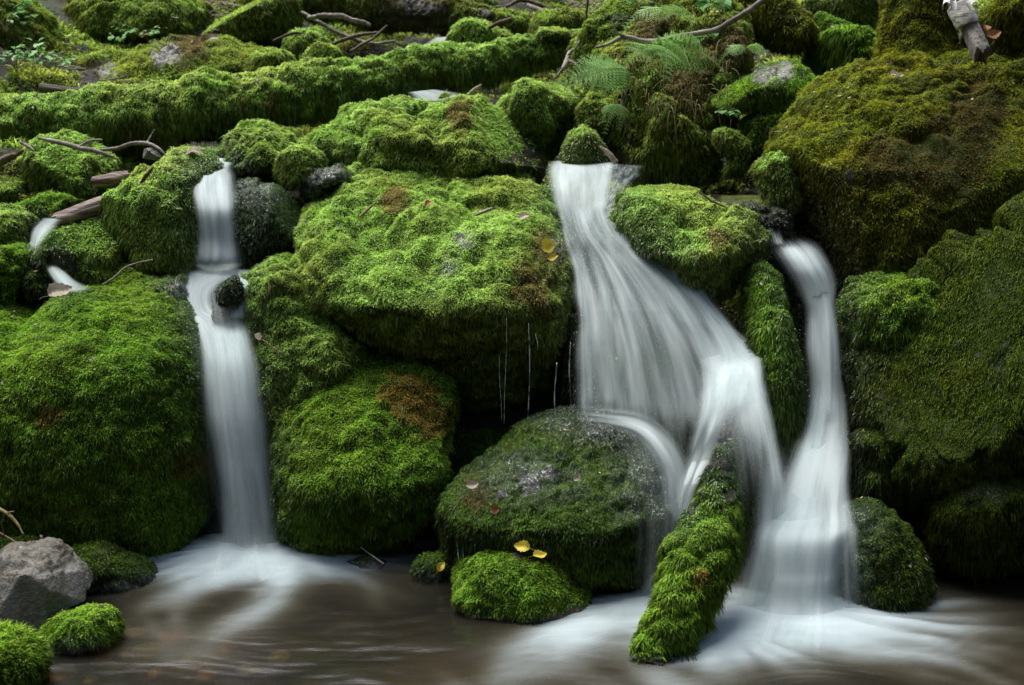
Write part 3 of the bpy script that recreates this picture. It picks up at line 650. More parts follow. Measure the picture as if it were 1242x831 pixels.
rock('round moss cushion beside the arched hump', [(332, 208), (338, 188), (360, 177), (382, 182), (394, 198), (388, 216), (360, 228), (338, 224)], 5.7, 0.15, sub=5, kind='bright', seed=48, name='mossy_rock', cat='rock', amp=0.6)
rock('low lime green moss shelf behind the left waterfall brink', [(190, 190), (215, 178), (250, 174), (275, 182), (270, 205), (220, 206), (195, 204)], 5.95, 0.16, sub=5, kind='bright', seed=49, name='mossy_ledge', cat='rock')
rock('small moss hump between the arched hump and the long low boulder', [(368, 182), (380, 165), (398, 160), (412, 172), (412, 195), (392, 204), (372, 198)], 6.05, 0.14, sub=5, kind='bright', seed=50, name='mossy_rock', cat='rock')
rock('wet grey brown stone under the front of the long low boulder', [(366, 220), (385, 206), (412, 203), (425, 215), (400, 232), (372, 240)], 5.65, 0.12, sub=5, kind='wet', rock='wet', seed=51, name='wet_stone', cat='stone', cover=0.3, film=((395, 215, 25, 10, 1.0),))
# --- centre right, bank
rock('flat topped rock with bluish wet facets on the right bank',
     [(868, 118), (885, 100), (915, 86), (948, 75), (978, 75), (994, 90), (1002, 112), (990, 135), (950, 138), (900, 135), (875, 132)], 5.95, 0.25, ((0, 0), (1, .25)), sub=6, kind='deep', rock='grey', seed=52, bare=((925, 92, 13), (952, 88, 11)), film=((938, 92, 26, 8, .6),), amp=0.6, cut=3, name='mossy_rock', cat='rock')
rock('small mossy rock below the bluish faceted rock', [(900, 150), (925, 132), (955, 132), (972, 152), (965, 185), (930, 200), (905, 185)], 5.9, 0.16, sub=5, kind='deep', seed=53, name='mossy_rock', cat='rock')
rock('drooping tongue of light moss above the pool brink', [(868, 160), (885, 158), (905, 172), (910, 192), (898, 212), (882, 210), (885, 190), (872, 178)], 5.8, 0.08, sub=5, kind='bright', seed=54, name='mossy_root', cat='moss cushion', amp=0.5)
rock('dark wet rock lip above the right waterfall', [(880, 262), (900, 250), (935, 248), (955, 262), (955, 290), (935, 305), (905, 290)], 5.15, 0.12, sub=5, kind='wet', rock='wet', seed=55, name='wet_stone', cat='stone', cover=0.25)
rock('green moss fringe at the lower left corner of the massive boulder', [(1000, 335), (1020, 318), (1050, 322), (1060, 345), (1035, 370), (1012, 365)], 5.25, 0.14, sub=5, kind='deep', seed=56, name='mossy_rock', cat='rock')
rock('mossy toe of the massive upper right boulder beside the dark pool', [(922, 215), (925, 195), (945, 180), (965, 200), (968, 240), (950, 262), (930, 250)], 5.3, 0.15, sub=5, kind='bright', seed=57, name='mossy_rock', cat='rock')
rock('steep earth bank overgrown with moss grass and roots',
     [(715, 90), (745, 40), (790, -20), (860, -40), (915, 20), (912, 80), (900, 130), (878, 180), (850, 215), (790, 215), (745, 195), (722, 150)], 6.25, 0.42, ((0, -.1), (1, 0.5)), sub=7, kind='dull', seed=58, patch=0.4, dens=0.9, brown=((880, 60, 30), (790, 40, 25), (835, 100, 30)), name='earth_bank', cat='bank', hang=1.0, L=1.2)
rock('dark leaning slab draped with moss left of the fern bank', [(700, 70), (715, 30), (745, 5), (770, -10), (780, 30), (755, 70), (725, 95), (705, 95)], 6.6, 0.2, sub=5, kind='dull', seed=59, patch=0.6, name='mossy_rock', cat='rock')
rock('small yellow green mossy stone under the fern frond', [(702, 130), (722, 118), (748, 124), (752, 145), (735, 160), (708, 158)], 6.1, 0.12, sub=5, kind='dull', seed=60, name='mossy_rock', cat='rock')
rock('mossy hanging ledge above the black hollow at top right',
     [(985, 70), (990, 48), (1015, 30), (1045, 28), (1066, 45), (1068, 75), (1045, 95), (1010, 95)], 6.5, 0.3, ((0, .1), (1, 0.2)), sub=6, kind='deep', seed=61, hang=1.3, L=1.5, amp=0.8)
rock('low mossy boulder on the skyline of the slope at top right', [(960, 10), (990, -5), (1030, -10), (1075, 5), (1085, 30), (1060, 40), (1010, 35), (975, 25)], 7.6, 0.3, sub=5, kind='bright', seed=62)
rock('wide mossy rock at the right edge behind the white peeling branch', [(1180, 50), (1195, 20), (1230, -10), (1300, -20), (1330, 60), (1240, 80), (1190, 75)], 5.75, 0.3, sub=6, kind='olive', seed=63)
# --- background
rock('long sloping slab behind the log, moss with grey bare patches',
     [(-5, 130), (25, 105), (60, 86), (110, 68), (165, 50), (215, 43), (265, 46), (305, 56), (322, 72), (315, 92), (260, 105), (150, 125), (50, 140)], 7.4, 0.4, ((0, -.15), (1, 0.4)), sub=6, kind='dull', rock='grey', seed=64, bare=((125, 83, 14), (200, 68, 18)), brown=((230, 55, 30), (100, 95, 25)), cut=2)
rock('dark angular boulder at top left with thin moss',
     [(252, 42), (268, 20), (295, 2), (330, -8), (358, -5), (366, 12), (358, 38), (335, 62), (295, 60), (265, 48)], 8.1, 0.4, sub=6, kind='dull', seed=65, cut=4, patch=0.5)
rock('broad mossy mound along the top left of the slope',
     [(45, 40), (60, 5), (110, -20), (200, -20), (240, 5), (247, 30), (235, 48), (190, 52), (130, 55), (80, 70), (60, 60)], 8.3, 0.45, ((0, 0), (1, .3)), sub=6, kind='dull', seed=66, hang=0.8)
rock('mossy hummock in the top left corner', [(-40, 60), (-30, 10), (5, -10), (40, 5), (60, 30), (72, 60), (50, 82), (10, 95), (-30, 90)], 7.7, 0.35, sub=6, kind='dull', seed=67)
rock('bright green hump resting on the far side of the log', [(541, 48), (555, 33), (575, 28), (597, 36), (605, 50), (590, 62), (555, 64), (542, 60)], 7.5, 0.16, sub=5, kind='bright', seed=68, name='mossy_rock', cat='rock')
rock('low green hump right beside the bright hump behind the log', [(590, 48), (605, 38), (620, 42), (628, 55), (610, 62), (592, 60)], 7.6, 0.12, sub=5, kind='bright', seed=69, name='mossy_rock', cat='rock')
rock('flat grey mossy rock near the top centre of the slope', [(640, 30), (655, 14), (685, 12), (712, 20), (715, 38), (690, 48), (650, 46)], 7.9, 0.2, sub=5, kind='dull', rock='grey', seed=70, patch=0.5, name='mossy_rock', cat='rock')
rock('small clump of moss above the right end of the log', [(652, 45), (665, 33), (685, 34), (690, 48), (670, 55)], 7.4, 0.1, sub=5, kind='bright', seed=71, name='mossy_rock', cat='rock')
rock('clump of moss between the dark angular boulder and the log', [(345, 55), (360, 38), (385, 38), (398, 55), (385, 75), (360, 72)], 7.7, 0.16, sub=5, kind='bright', seed=72, name='mossy_rock', cat='rock')
rock('second clump of moss nearer the log below the dark angular boulder', [(368, 66), (385, 54), (405, 58), (412, 72), (395, 84), (372, 80)], 7.4, 0.14, sub=5, kind='bright', seed=73, name='mossy_rock', cat='rock')
rock('low moss mound behind the log right of the sloping slab', [(300, 78), (320, 66), (345, 68), (358, 84), (340, 98), (308, 96)], 7.1, 0.14, sub=5, kind='bright', seed=74, name='mossy_rock', cat='rock')
rock('thin mossy stone above the dark hollow left of the round back rock', [(690, 60), (700, 50), (715, 52), (722, 66), (712, 80), (695, 76)], 7.0, 0.1, sub=5, kind='dull', seed=75, name='mossy_rock', cat='rock')
# --- lower left
rock('bare grey angular rock at the lower left water edge',
     [(-60, 700), (-20, 684), (18, 679), (45, 682), (72, 700), (97, 724), (80, 745), (62, 765), (42, 785), (0, 785), (-50, 780)], 3.86, 0.22, ((0, 0), (1, .1)), sub=6, box=0.65, kind='wet', rock='grey', seed=76, cut=9, cover=0.0, amp=0.7, name='grey_rock', cat='rock')
rock('small moss topped stone in the shallows beside the bare grey rock', [(42, 780), (62, 756), (92, 740), (122, 736), (142, 748), (148, 768), (112, 788), (60, 796)], 3.75, 0.10, sub=5, kind='deep', rock='grey', seed=77, name='mossy_rock', cat='rock', amp=0.6, L=0.8, patch=0.5, film=((110, 785, 40, 10, .6),))
rock('tuft of shaggy moss in the lower left corner', [(-50, 800), (-20, 772), (15, 770), (42, 788), (52, 815), (45, 850), (-20, 860), (-50, 840)], 3.45, 0.13, sub=5, kind='deep', seed=78, name='mossy_rock', cat='rock', L=1.3, hang=0.2, amp=0.5)
rock('flat mossy toe of rock reaching into the pool left of the white foam', [(70, 690), (85, 670), (120, 660), (155, 675), (188, 700), (185, 718), (130, 722), (80, 712)], 4.28, 0.14, sub=5, kind='wet', rock='wet', seed=79, name='mossy_rock', cat='rock', amp=0.5, L=0.8, patch=0.3, film=((150, 712, 40, 12, .8),))
rock('dark damp rock in the corner above the bare grey rock', [(-60, 660), (-20, 650), (40, 655), (75, 668), (90, 690), (60, 702), (-40, 702)], 4.35, 0.14, sub=5, kind='wet', rock='wet', seed=80, name='mossy_rock', cat='rock', patch=0.6)

# ------------------------------------------------------------------ logs
log('long moss covered log lying across the slope in the upper left',
    [(-90, 178, 6.3, 40), (0, 165, 6.35, 42), (100, 151, 6.45, 40), (200, 138, 6.55, 38), (300, 126, 6.65, 39), (360, 112, 6.75, 36), (450, 100, 6.95, 31), (550, 84, 7.15, 27), (640, 66, 7.4, 23), (715, 52, 7.6, 20)],
    n=500, ring=80, kind='bright', seed=91, hang=1.0, L=1.15, amp=1.0, dens=1.15, brown=((160, 160, 14), (195, 165, 12), (330, 130, 12)), patch=0.3, crease=0.25)
log('short leaning mossy log standing in the pool under the middle waterfall',
    [(900, 455, 4.5, 15), (887, 505, 4.34, 22), (877, 555, 4.18, 27), (866, 610, 4.02, 33), (846, 675, 3.86, 36), (820, 735, 3.74, 34), (797, 785, 3.64, 30), (792, 812, 3.6, 28)],
    kind='deep', seed=92, crease=0.3, hang=0.85, L=1.15, amp=0.9, bare=((856, 555, 16), (842, 590, 10), (866, 530, 18), (882, 500, 22), (892, 470, 24), (884, 600, 8), (880, 570, 9), (836, 615, 8)), dens=1.3, brown=((850, 700, 10),))
log('decayed fallen trunk with bare brown wood at the top of the slope',
    [(330, -12, 8.6, 24), (400, 2, 8.6, 25), (470, 14, 8.55, 25), (540, 24, 8.5, 22), (600, 28, 8.5, 18), (640, 34, 8.5, 15)], kind='dull', seed=93, patch=1.1, amp=0.7, rock='dark', hang=0.8, bare=((520, 22, 25), (480, 22, 20)), brown=((500, 15, 60),))
log('leaning mossy slab of trunk over the black hollow', [(820, -40, 6.9, 26), (880, -5, 6.8, 26), (930, 22, 6.7, 26), (985, 50, 6.6, 20)], kind='olive', seed=94, amp=0.7, patch=0.5, hang=0.8)
log('slanting mossy root end at the right of the leaning slab', [(985, 22, 7.0, 14), (1020, 45, 6.9, 16), (1065, 62, 6.9, 14)], name='mossy_root', cat='root', kind='deep', seed=95, amp=0.5, hang=1.0)
log('mossy trunk of a standing tree at the top right', [(1108, 110, 6.0, 56), (1112, 60, 6.05, 46), (1118, 0, 6.1, 42), (1124, -80, 6.15, 39), (1130, -400, 6.2, 34), (1132, -900, 6.2, 28)], name='tree_trunk', cat='tree trunk', kind='olive', seed=96, amp=0.5, hang=0.5, patch=0.4, L=0.8)
log('thin mossy log along the top edge behind the decayed trunk', [(420, -15, 9.0, 12), (520, -4, 9.0, 11), (600, 12, 9.0, 9)], kind='bright', seed=97, amp=0.4)

print('BLADES', TOTAL[0]); open('/tmp/blades.txt', 'w').write(str(TOTAL[0]))
# ------------------------------------------------------------------ pool
nx, ny = 420, 300
xs = np.linspace(-3.2, 3.2, nx); ys = np.linspace(2.2, 5.3, ny)
X, Y = np.meshgrid(xs, ys, indexing='ij'); X = X.ravel(); Y = Y.ravel()
pv = np.stack([X, Y, X * 0], 1); qx, qy = pix(pv)
def fld(x0, x1, seed, sc):  # soft noise
    return pn(np.stack([x0 * sc, x1 * sc, x0 * 0 + seed], 1), seed)
def burst(px, py, rx, ry, amp, aniso=5.0, seed=0):
    """foam spreading from the foot of a fall, in world metres"""
    c = P(px, py, Dw(py)); dx = X - c[0]; dy = Y - c[1]
    r = np.sqrt((dx / rx) ** 2 + (dy / ry) ** 2); th = np.arctan2(dy / ry, dx / rx)
    st = 1 + 0.55 * sstep(0.25, 0.9, r) * (pn(np.stack([np.cos(th) * aniso, np.sin(th) * aniso, r * 1.3], 1), seed) * 1.6)
    return amp * np.exp(-r ** 1.5 * 1.3) * st
def streak(pts, wid, amp, seed=0, sc=9):
    """foam drifting along a line on the pool"""
    q = catmull(np.array([P(a, b, Dw(b))[:2] for a, b in pts]), 60)
    d = np.full(len(X), 9.0); k = np.zeros(len(X), int)
    for m_ in range(60):
        dd = np.hypot(X - q[m_, 0], Y - q[m_, 1]); s_ = dd < d; d[s_] = dd[s_]; k[s_] = m_
    t_ = k / 59.0; sgn = (X - q[k, 0]) * 1.0 + (Y - q[k, 1]) * 0.7
    st = 0.75 + 0.8 * pn(np.stack([sgn * sc, t_ * 3, d * 2], 1), seed)
    return amp * np.exp(-(d / (wid * (0.7 + 0.8 * t_))) ** 2) * st * (1 - 0.75 * t_)
foam = burst(305, 668, 0.46, 0.20, 1.5, seed=1) + burst(265, 690, 0.35, 0.16, 0.5, seed=2) + burst(370, 680, 0.32, 0.14, 0.5, seed=6)
foam += streak([(330, 685), (260, 705), (200, 735), (190, 760)], 0.09, 0.55, 1) + streak([(350, 690), (330, 730), (270, 760), (220, 790)], 0.10, 0.55, 2) + streak([(390, 690), (430, 700), (470, 730)], 0.07, 0.35, 3)
foam += burst(965, 745, 0.48, 0.20, 1.5, seed=3) + burst(890, 770, 0.28, 0.18, 1.0, seed=4) + streak([(960, 765), (1040, 775), (1130, 790), (1200, 815)], 0.14, 0.5, 4) + streak([(880, 780), (840, 815), (780, 840)], 0.13, 0.55, 5)
foam += streak([(790, 728), (730, 750), (660, 790), (600, 830)], 0.12, 0.8, 6) + burst(765, 735, 0.16, 0.12, 0.5, seed=5)
wx = X + 0.25 * pn(pv * 1.5, 61); wy = Y + 0.2 * pn(pv * 1.5, 62)
sw = pn(np.stack([wx * 2.2, wy * 7, X * 0], 1), 63); sw2 = pn(np.stack([wx * 5, wy * 22, X * 0], 1), 64); sw3 = pn(np.stack([(wx + wy) * 8, (wy - wx * .4) * 40, X * 0], 1), 65)
base = 0.012 + 0.03 * sw + 0.02 * sw2
low = sstep(690, 830, qy) * sstep(60, 260, qx) * (1 - sstep(1000, 1240, qx) * .75)
foam = foam * (1 + 0.08 * sw3) + base * low * 0.9 + 0.02
dark = np.exp(-((qx - 500) / 70) ** 2 - ((qy - 745) / 28) ** 2) + np.exp(-((qx - 250) / 60) ** 2 - ((qy - 725) / 14) ** 2) * 0.7
foam = foam * (1 - 0.6 * np.clip(dark, 0, 1)); foam = np.clip(1 - np.exp(-1.6 * np.clip(foam, 0, 9)), 0, 0.9)
Zp = 0.006 * sw + 0.004 * sw2 + 0.035 * foam * foam
pv[:, 2] = Zp
i, j = np.meshgrid(np.arange(nx - 1), np.arange(ny - 1), indexing='ij'); a = (i * ny + j).ravel()
s = N('pool_water'); f = s.attr('foam'); pos = s.pos()
mpw = s.n('ShaderNodeMapping', {'Vector': pos, 'Scale': (1.0, 3.0, 1.0), 'Rotation': (0, 0, 0.12)})
nb = s.noise(mpw, 5.0, 4.0)
ff = s.math('MULTIPLY', f, s.mr(nb, 0.2, 0.8, 0.92, 1.06), clamp=True)
fr = s.n('ShaderNodeFresnel', {'IOR': 1.33})
bmp = s.n('ShaderNodeBump', {'Height': nb, 'Strength': 0.12, 'Distance': 0.02})
gl = s.n('ShaderNodeBsdfGlossy', {'Color': (1, 1, 1, 1), 'Roughness': 0.2, 'Normal': bmp})
tp = s.n('ShaderNodeBsdfTransparent', {'Color': (0.36, 0.33, 0.22, 1)})
wm = s.n('ShaderNodeMixShader', {0: s.math('MULTIPLY', fr, 1.5, clamp=True), 1: tp, 2: gl})
fc = s.mix(s.mr(ff, 0.1, 0.6), (0.20, 0.18, 0.12), (0.56, 0.66, 0.69))
fd = s.n('ShaderNodeBsdfDiffuse', {'Color': fc})
pool_m = s.out(s.n('ShaderNodeMixShader', {0: ff, 1: wm, 2: fd}))
tag(link('water', mesh_np('water', pv, quads=np.stack([a, a + ny, a + ny + 1, a + 1], 1), attrs={'foam': foam}), pool_m), 'brown stream pool with soft white foam under the falls', kind='structure')

# pebbles seen through the shallows
g_ = np.random.default_rng(5)
for k in range(16):
    pxk, pyk = [(70, 812), (150, 800), (110, 826), (190, 818), (230, 800), (60, 795), (165, 770), (210, 775), (130, 812), (250, 822), (300, 815), (95, 800), (180, 790), (75, 822), (340, 800), (275, 790)][k]
    dd = Dw(pyk, -0.08); c = P(pxk, pyk, dd)
    u, t = ico(3); r = g_.uniform(0.025, 0.06)
    v = u * np.array([r * g_.uniform(.8, 1.3), r, r * 0.55]); v = v * (1 + 0.18 * pn(u * 1.7, k))[:, None]
    PEB = M.setdefault('pebble%d' % (k % 2), simple_mat('pebble_%s' % ('rusty' if k % 2 else 'tan'), *(((0.20, 0.07, 0.03), (0.36, 0.16, 0.08)) if k % 2 else ((0.16, 0.13, 0.09), (0.34, 0.28, 0.2))), 12, 0.4))
    tag(link('pebble', mesh_np('pebble', v, tris=t), PEB, loc=c), 'smooth %s pebble under the shallow brown water' % ('rusty orange' if k % 2 else 'tan'), 'pebble', '%s pebbles under the shallows' % ('rusty' if k % 2 else 'tan'))

# ------------------------------------------------------------------ falls
f1 = fall_thing('waterfall', 'tall narrow white waterfall on the left beside the largest domed boulder', 300, 660, 4.72)
L1 = tuple(f1.location)
def S(parent, rows, mat=FALL, name='stream', **kw):
    return sheet(name, rows, mat, parent=parent, loc=tuple(parent.location), **kw)
S(f1, [(250, 190, 288, 190, 5.9, 1.12), (236, 206, 286, 203, 5.65, 1.25), (228, 218, 290, 220, 5.46, 1.25), (232, 250, 292, 252, 5.30, 1.25), (236, 290, 294, 292, 5.28, 1.19), (232, 318, 298, 318, 5.27, 1.25), (222, 330, 305, 330, 5.36, 1.25), (212, 340, 312, 340, 5.28, 1.12)], edge=0.36, seed=1, fade=(.05, .2))
S(f1, [(200, 322, 312, 322, 5.40, 1.06), (210, 333, 308, 331, 5.28, 1.19), (220, 350, 264, 350, 5.16, 1.25), (220, 375, 266, 375, 5.06, 1.25), (225, 388, 300, 384, 4.98, 1.25), (236, 410, 308, 405, 4.86, 1.25), (240, 440, 318, 440, 4.76, 1.25), (244, 500, 326, 500, 4.68, 1.12), (254, 560, 334, 560, 4.65, 1.06), (262, 620, 342, 620, 4.63, 1.12), (262, 668, 348, 668, 4.61, 1.25), (250, 685, 356, 685, 4.57, 1.00)], edge=0.3, bulge=.06, nr=260, seed=2, fade=(.05, .05))
S(f1, [(284, 326, 312, 326, 5.33, .9), (287, 340, 306, 342, 5.02, .8), (286, 360, 302, 360, 4.96, .8), (270, 390, 300, 388, 4.9, 1)], edge=0.35, bulge=.02, seed=3)
S(f1, [(250, 395, 304, 395, 4.86, 1), (256, 450, 310, 450, 4.70, .8), (270, 560, 322, 560, 4.60, .6), (276, 668, 334, 668, 4.56, .8)], mat=VEIL, edge=0.4, seed=4)

S(f1, [(212, 320, 320, 320, 5.22, .3), (200, 345, 318, 340, 5.06, .25), (214, 385, 316, 380, 4.9, .3), (226, 440, 328, 440, 4.72, .35), (236, 540, 344, 540, 4.62, .3), (248, 672, 362, 672, 4.56, .6)], mat=VEIL, edge=0.45, seed=5)
f2 = fall_thing('waterfall', 'wide fanning waterfall in the middle pouring over onto the leaning mossy log', 880, 640, 4.3)
S(f2, [(664, 194, 740, 192, 6.0, 1), (658, 206, 752, 200, 5.8, 1.1), (660, 222, 750, 216, 5.64, .95), (666, 245, 745, 238, 5.45, .7), (672, 262, 742, 256, 5.30, .5), (680, 285, 745, 278, 5.12, .4), (688, 315, 770, 305, 5.0, .4)], edge=0.22, bulge=.04, seed=5, fade=(.04, .4))
S(f2, [(725, 196, 785, 200, 5.8, .6), (722, 215, 778, 215, 5.66, .6), (715, 240, 758, 236, 5.46, .7), (712, 258, 748, 254, 5.32, .6)], mat=FILM, edge=0.3, bulge=.03, seed=35)
DY, DD = [205, 228, 250, 285, 315, 350, 410, 470, 520, 560, 610, 670, 735], [5.72, 5.58, 5.38, 5.08, 4.98, 4.86, 4.72, 4.60, 4.50, 4.38, 4.28, 4.18, 4.08]
def dep(x, y):
    a = np.interp(y, DY, DD); b = np.interp(y, [420, 440, 470, 520, 565, 610, 660], [4.55, 4.42, 4.27, 4.11, 3.98, 3.89, 3.84])
    k = float(sstep(815, 862, x) * sstep(425, 465, y)); return a * (1 - k) + b * k
def strand(par, pts, mat=FALL, dfn=dep, off=0.0, **kw):
    """pts: centre x, y, half width, density"""
    S(par, [(x - h, y + (1.5 if x > 0 else 0), x + h, y - 1.5, dfn(x, y) - off, dn) for x, y, h, dn in pts], mat, **kw)
S(f2, [(668, 238, 752, 232, 5.48, .6), (674, 260, 748, 254, 5.29, .6), (680, 285, 762, 280, 5.08, .5), (688, 315, 800, 308, 5.0, .6), (692, 360, 848, 350, 4.88, .68), (692, 420, 895, 410, 4.74, .64), (692, 480, 925, 470, 4.63, .58), (694, 515, 935, 540, 4.54, .35)], mat=VEIL, edge=0.10, bulge=.08, nr=240, nc=90, seed=6, fade=(.2, .12))
strand(f2, [(706, 236, 26, 0.48), (702, 300, 14, 0.28), (708, 350, 12, 0.44), (712, 420, 12, 0.40), (714, 505, 12, 0.32)], seed=21, edge=.45, fade=(.3, 0.08), bulge=.02)
strand(f2, [(712, 236, 22, 0.56), (722, 310, 14, 0.28), (732, 350, 13, 0.60), (737, 420, 12, 0.44), (740, 500, 13, 0.48)], seed=22, edge=.45, fade=(.3, 0.06), off=.01, bulge=.03)
strand(f2, [(722, 236, 22, 0.40), (742, 310, 18, 0.40), (758, 355, 20, 0.48), (768, 420, 18, 0.40), (774, 505, 18, 0.36)], seed=23, edge=.45, fade=(.3, 0.06), off=.005, bulge=.03)
strand(f2, [(728, 236, 18, 0.56), (760, 310, 20, 0.44), (790, 360, 18, 0.32), (805, 420, 16, 0.24), (815, 490, 20, 0.20), (825, 560, 18, 0.24)], seed=24, edge=.45, fade=(.3, 0.12), off=.01, bulge=.03)
strand(f2, [(735, 236, 14, .9), (765, 296, 18, .75), (805, 340, 24, .85), (838, 385, 26, .75), (862, 425, 26, .7), (868, 480, 28, .75), (852, 540, 22, .75), (832, 595, 16, .9), (815, 650, 14, .8)], seed=25, edge=.42, fade=(.25, .15), off=.02, bulge=.05)
strand(f2, [(760, 285, 10, .4), (800, 312, 16, .8), (842, 355, 18, .95), (875, 400, 22, .95), (894, 440, 28, 1), (902, 490, 34, .6), (912, 545, 34, .34), (918, 605, 30, .2), (920, 650, 24, .1)], seed=26, edge=.42, fade=(.08, .25), off=.03, bulge=.06)
strand(f2, [(842, 365, 10, .5), (878, 398, 14, .7), (905, 425, 18, .85), (918, 470, 16, .6), (932, 530, 14, .55), (942, 590, 12, .5), (945, 640, 14, .5)], seed=27, edge=.45, fade=(.1, .2), off=.035, bulge=.03)
strand(f2, [(885, 400, 22, .6), (890, 430, 34, .9), (884, 470, 40, .6), (876, 510, 40, .32), (870, 560, 42, .2), (868, 600, 40, .1)], seed=28, edge=.45, fade=(.25, .45), off=.045, bulge=.06)
S(f2, [(690, 520, 705, 486, 4.62, .2), (733, 524, 740, 490, 4.50, .6), (764, 534, 784, 496, 4.36, .75), (784, 556, 818, 520, 4.27, .75), (798, 592, 844, 566, 4.22, .75), (796, 650, 842, 640, 4.18, .6)], edge=0.48, bulge=.02, seed=9)
S(f2, [(815, 560, 860, 545, 4.36, .5), (808, 610, 845, 605, 4.28, .8), (785, 670, 835, 670, 4.18, .7), (755, 735, 830, 735, 4.08, .8)], edge=0.42, bulge=.04, nr=200, seed=8, fade=(.2, .04))
S(f2, [(900, 520, 960, 520, 4.30, .3), (905, 570, 965, 570, 4.20, .6), (905, 640, 960, 640, 4.12, .7), (880, 720, 950, 720, 4.02, .8), (860, 770, 955, 770, 3.92, .8)], edge=0.45, seed=10, fade=(.3, .05))

S(f2, [(715, 500, 800, 495, 4.36, .2), (735, 535, 835, 530, 4.2, .35), (755, 580, 850, 580, 4.12, .4), (765, 640, 850, 640, 4.06, .4), (760, 725, 840, 725, 4.03, .5)], mat=VEIL, edge=.48, fade=(.3, .1), seed=40)
f3 = fall_thing('waterfall', 'tall waterfall at right plunging in three steps beside the mossy pillar', 970, 740, 4.1)
S(f3, [(930, 290, 968, 282, 4.95, .45), (932, 306, 994, 294, 4.85, .7), (946, 328, 1008, 314, 4.79, 1.0), (960, 352, 1018, 338, 4.77, 1.05), (972, 380, 1016, 370, 4.77, 1.35), (972, 430, 1022, 420, 4.71, 1.35), (972, 480, 1030, 475, 4.65, 1.20), (965, 520, 1034, 515, 4.55, 1.12), (952, 545, 1036, 545, 4.43, 1.42), (938, 575, 1036, 570, 4.33, 1.35), (925, 612, 1036, 608, 4.23, 1.27), (912, 628, 1040, 628, 4.13, 1.42), (902, 645, 1040, 645, 4.07, 1.50), (898, 690, 1036, 690, 4.03, 1.27), (885, 735, 1040, 735, 3.99, 1.35), (870, 760, 1060, 760, 3.87, 1.05)], edge=0.4, bulge=.07, nr=300, nc=80, seed=11, fade=(.08, .06))
d3 = lambda x, y: np.interp(y, [290, 304, 326, 350, 380, 430, 480, 520, 545, 575, 612, 628, 645, 690, 735], [5.0, 4.88, 4.8, 4.76, 4.72, 4.66, 4.6, 4.52, 4.42, 4.32, 4.22, 4.12, 4.05, 4.0, 3.97])
strand(f3, [(952, 296, 14, .7), (975, 320, 14, .7), (992, 348, 16, .8), (1000, 400, 20, .85), (1002, 470, 22, .7), (998, 520, 26, .7)], dfn=d3, seed=31, edge=.45, fade=(.05, .15))
strand(f3, [(998, 440, 14, .4), (992, 500, 20, .6), (982, 545, 28, .7), (970, 590, 36, .75), (960, 625, 44, .9), (955, 680, 46, .6), (955, 740, 50, .8)], dfn=d3, seed=32, edge=.45, fade=(.2, .05))
strand(f3, [(1018, 560, 10, .4), (1022, 600, 12, .5), (1028, 640, 18, .6), (1030, 700, 18, .4), (1032, 745, 20, .5)], dfn=d3, mat=VEIL, seed=33, edge=.45, fade=(.2, .05))
S(f3, [(905, 590, 990, 600, 4.38, .6), (905, 625, 1010, 625, 4.2, 1), (905, 660, 1000, 660, 4.08, .75), (900, 740, 1000, 740, 4.0, .6)], mat=VEIL, edge=0.4, bulge=.08, seed=12)

f4 = fall_thing('waterfall', 'small thin cascade at far left between the mossy rocks', 70, 345, 5.25)
S(f4, [(50, 262, 80, 264, 5.3, .6), (36, 278, 68, 280, 5.14, .95), (34, 296, 52, 297, 5.06, .7), (34, 312, 46, 312, 5.0, .3)], edge=0.45, bulge=.03, seed=14, fade=(.1, .3))
S(f4, [(52, 322, 64, 318, 5.0, .4), (58, 334, 80, 328, 4.95, .9), (66, 346, 96, 340, 4.90, .95), (74, 358, 125, 352, 4.86, .5)], edge=0.45, bulge=.03, seed=36, fade=(.2, .15))
f5 = fall_thing('rivulet', 'white rivulet running beneath the long log behind the long low boulder', 530, 118, 6.6, cat='stream')
S(f5, [(492, 112, 530, 108, 6.5, .6), (494, 118, 560, 112, 6.38, .6), (498, 126, 575, 118, 6.25, .5)], edge=0.25, seed=15)
f6 = fall_thing('rivulet', 'short white rivulet above the log near the top centre', 525, 55, 7.9, cat='stream')
S(f6, [(525, 46, 548, 44, 8.1, .8), (510, 54, 540, 52, 7.95, .5), (478, 64, 515, 66, 7.7, .8)], edge=0.3, seed=16)
f7 = fall_thing('rivulet', 'shining water lip spilling toward the right waterfall from the dark pool', 915, 255, 5.25, cat='stream')
S(f7, [(885, 255, 945, 250, 5.35, .5), (885, 262, 945, 256, 5.2, .8), (905, 275, 948, 275, 5.06, .4), (925, 300, 955, 298, 4.98, .6)], mat=FILM, edge=0.2, bulge=.05, seed=17)
S(f1, [(240, 625, 360, 625, 4.56, .15), (220, 655, 380, 655, 4.5, .4), (195, 690, 410, 690, 4.36, .5), (190, 705, 420, 705, 4.28, .3)], mat=VEIL, edge=.48, fade=(.4, .35), seed=41)
S(f3, [(890, 690, 1050, 690, 3.95, .15), (865, 725, 1065, 725, 3.9, .4), (840, 765, 1080, 765, 3.78, .5), (830, 785, 1090, 785, 3.7, .3)], mat=VEIL, edge=.48, fade=(.4, .35), seed=42)
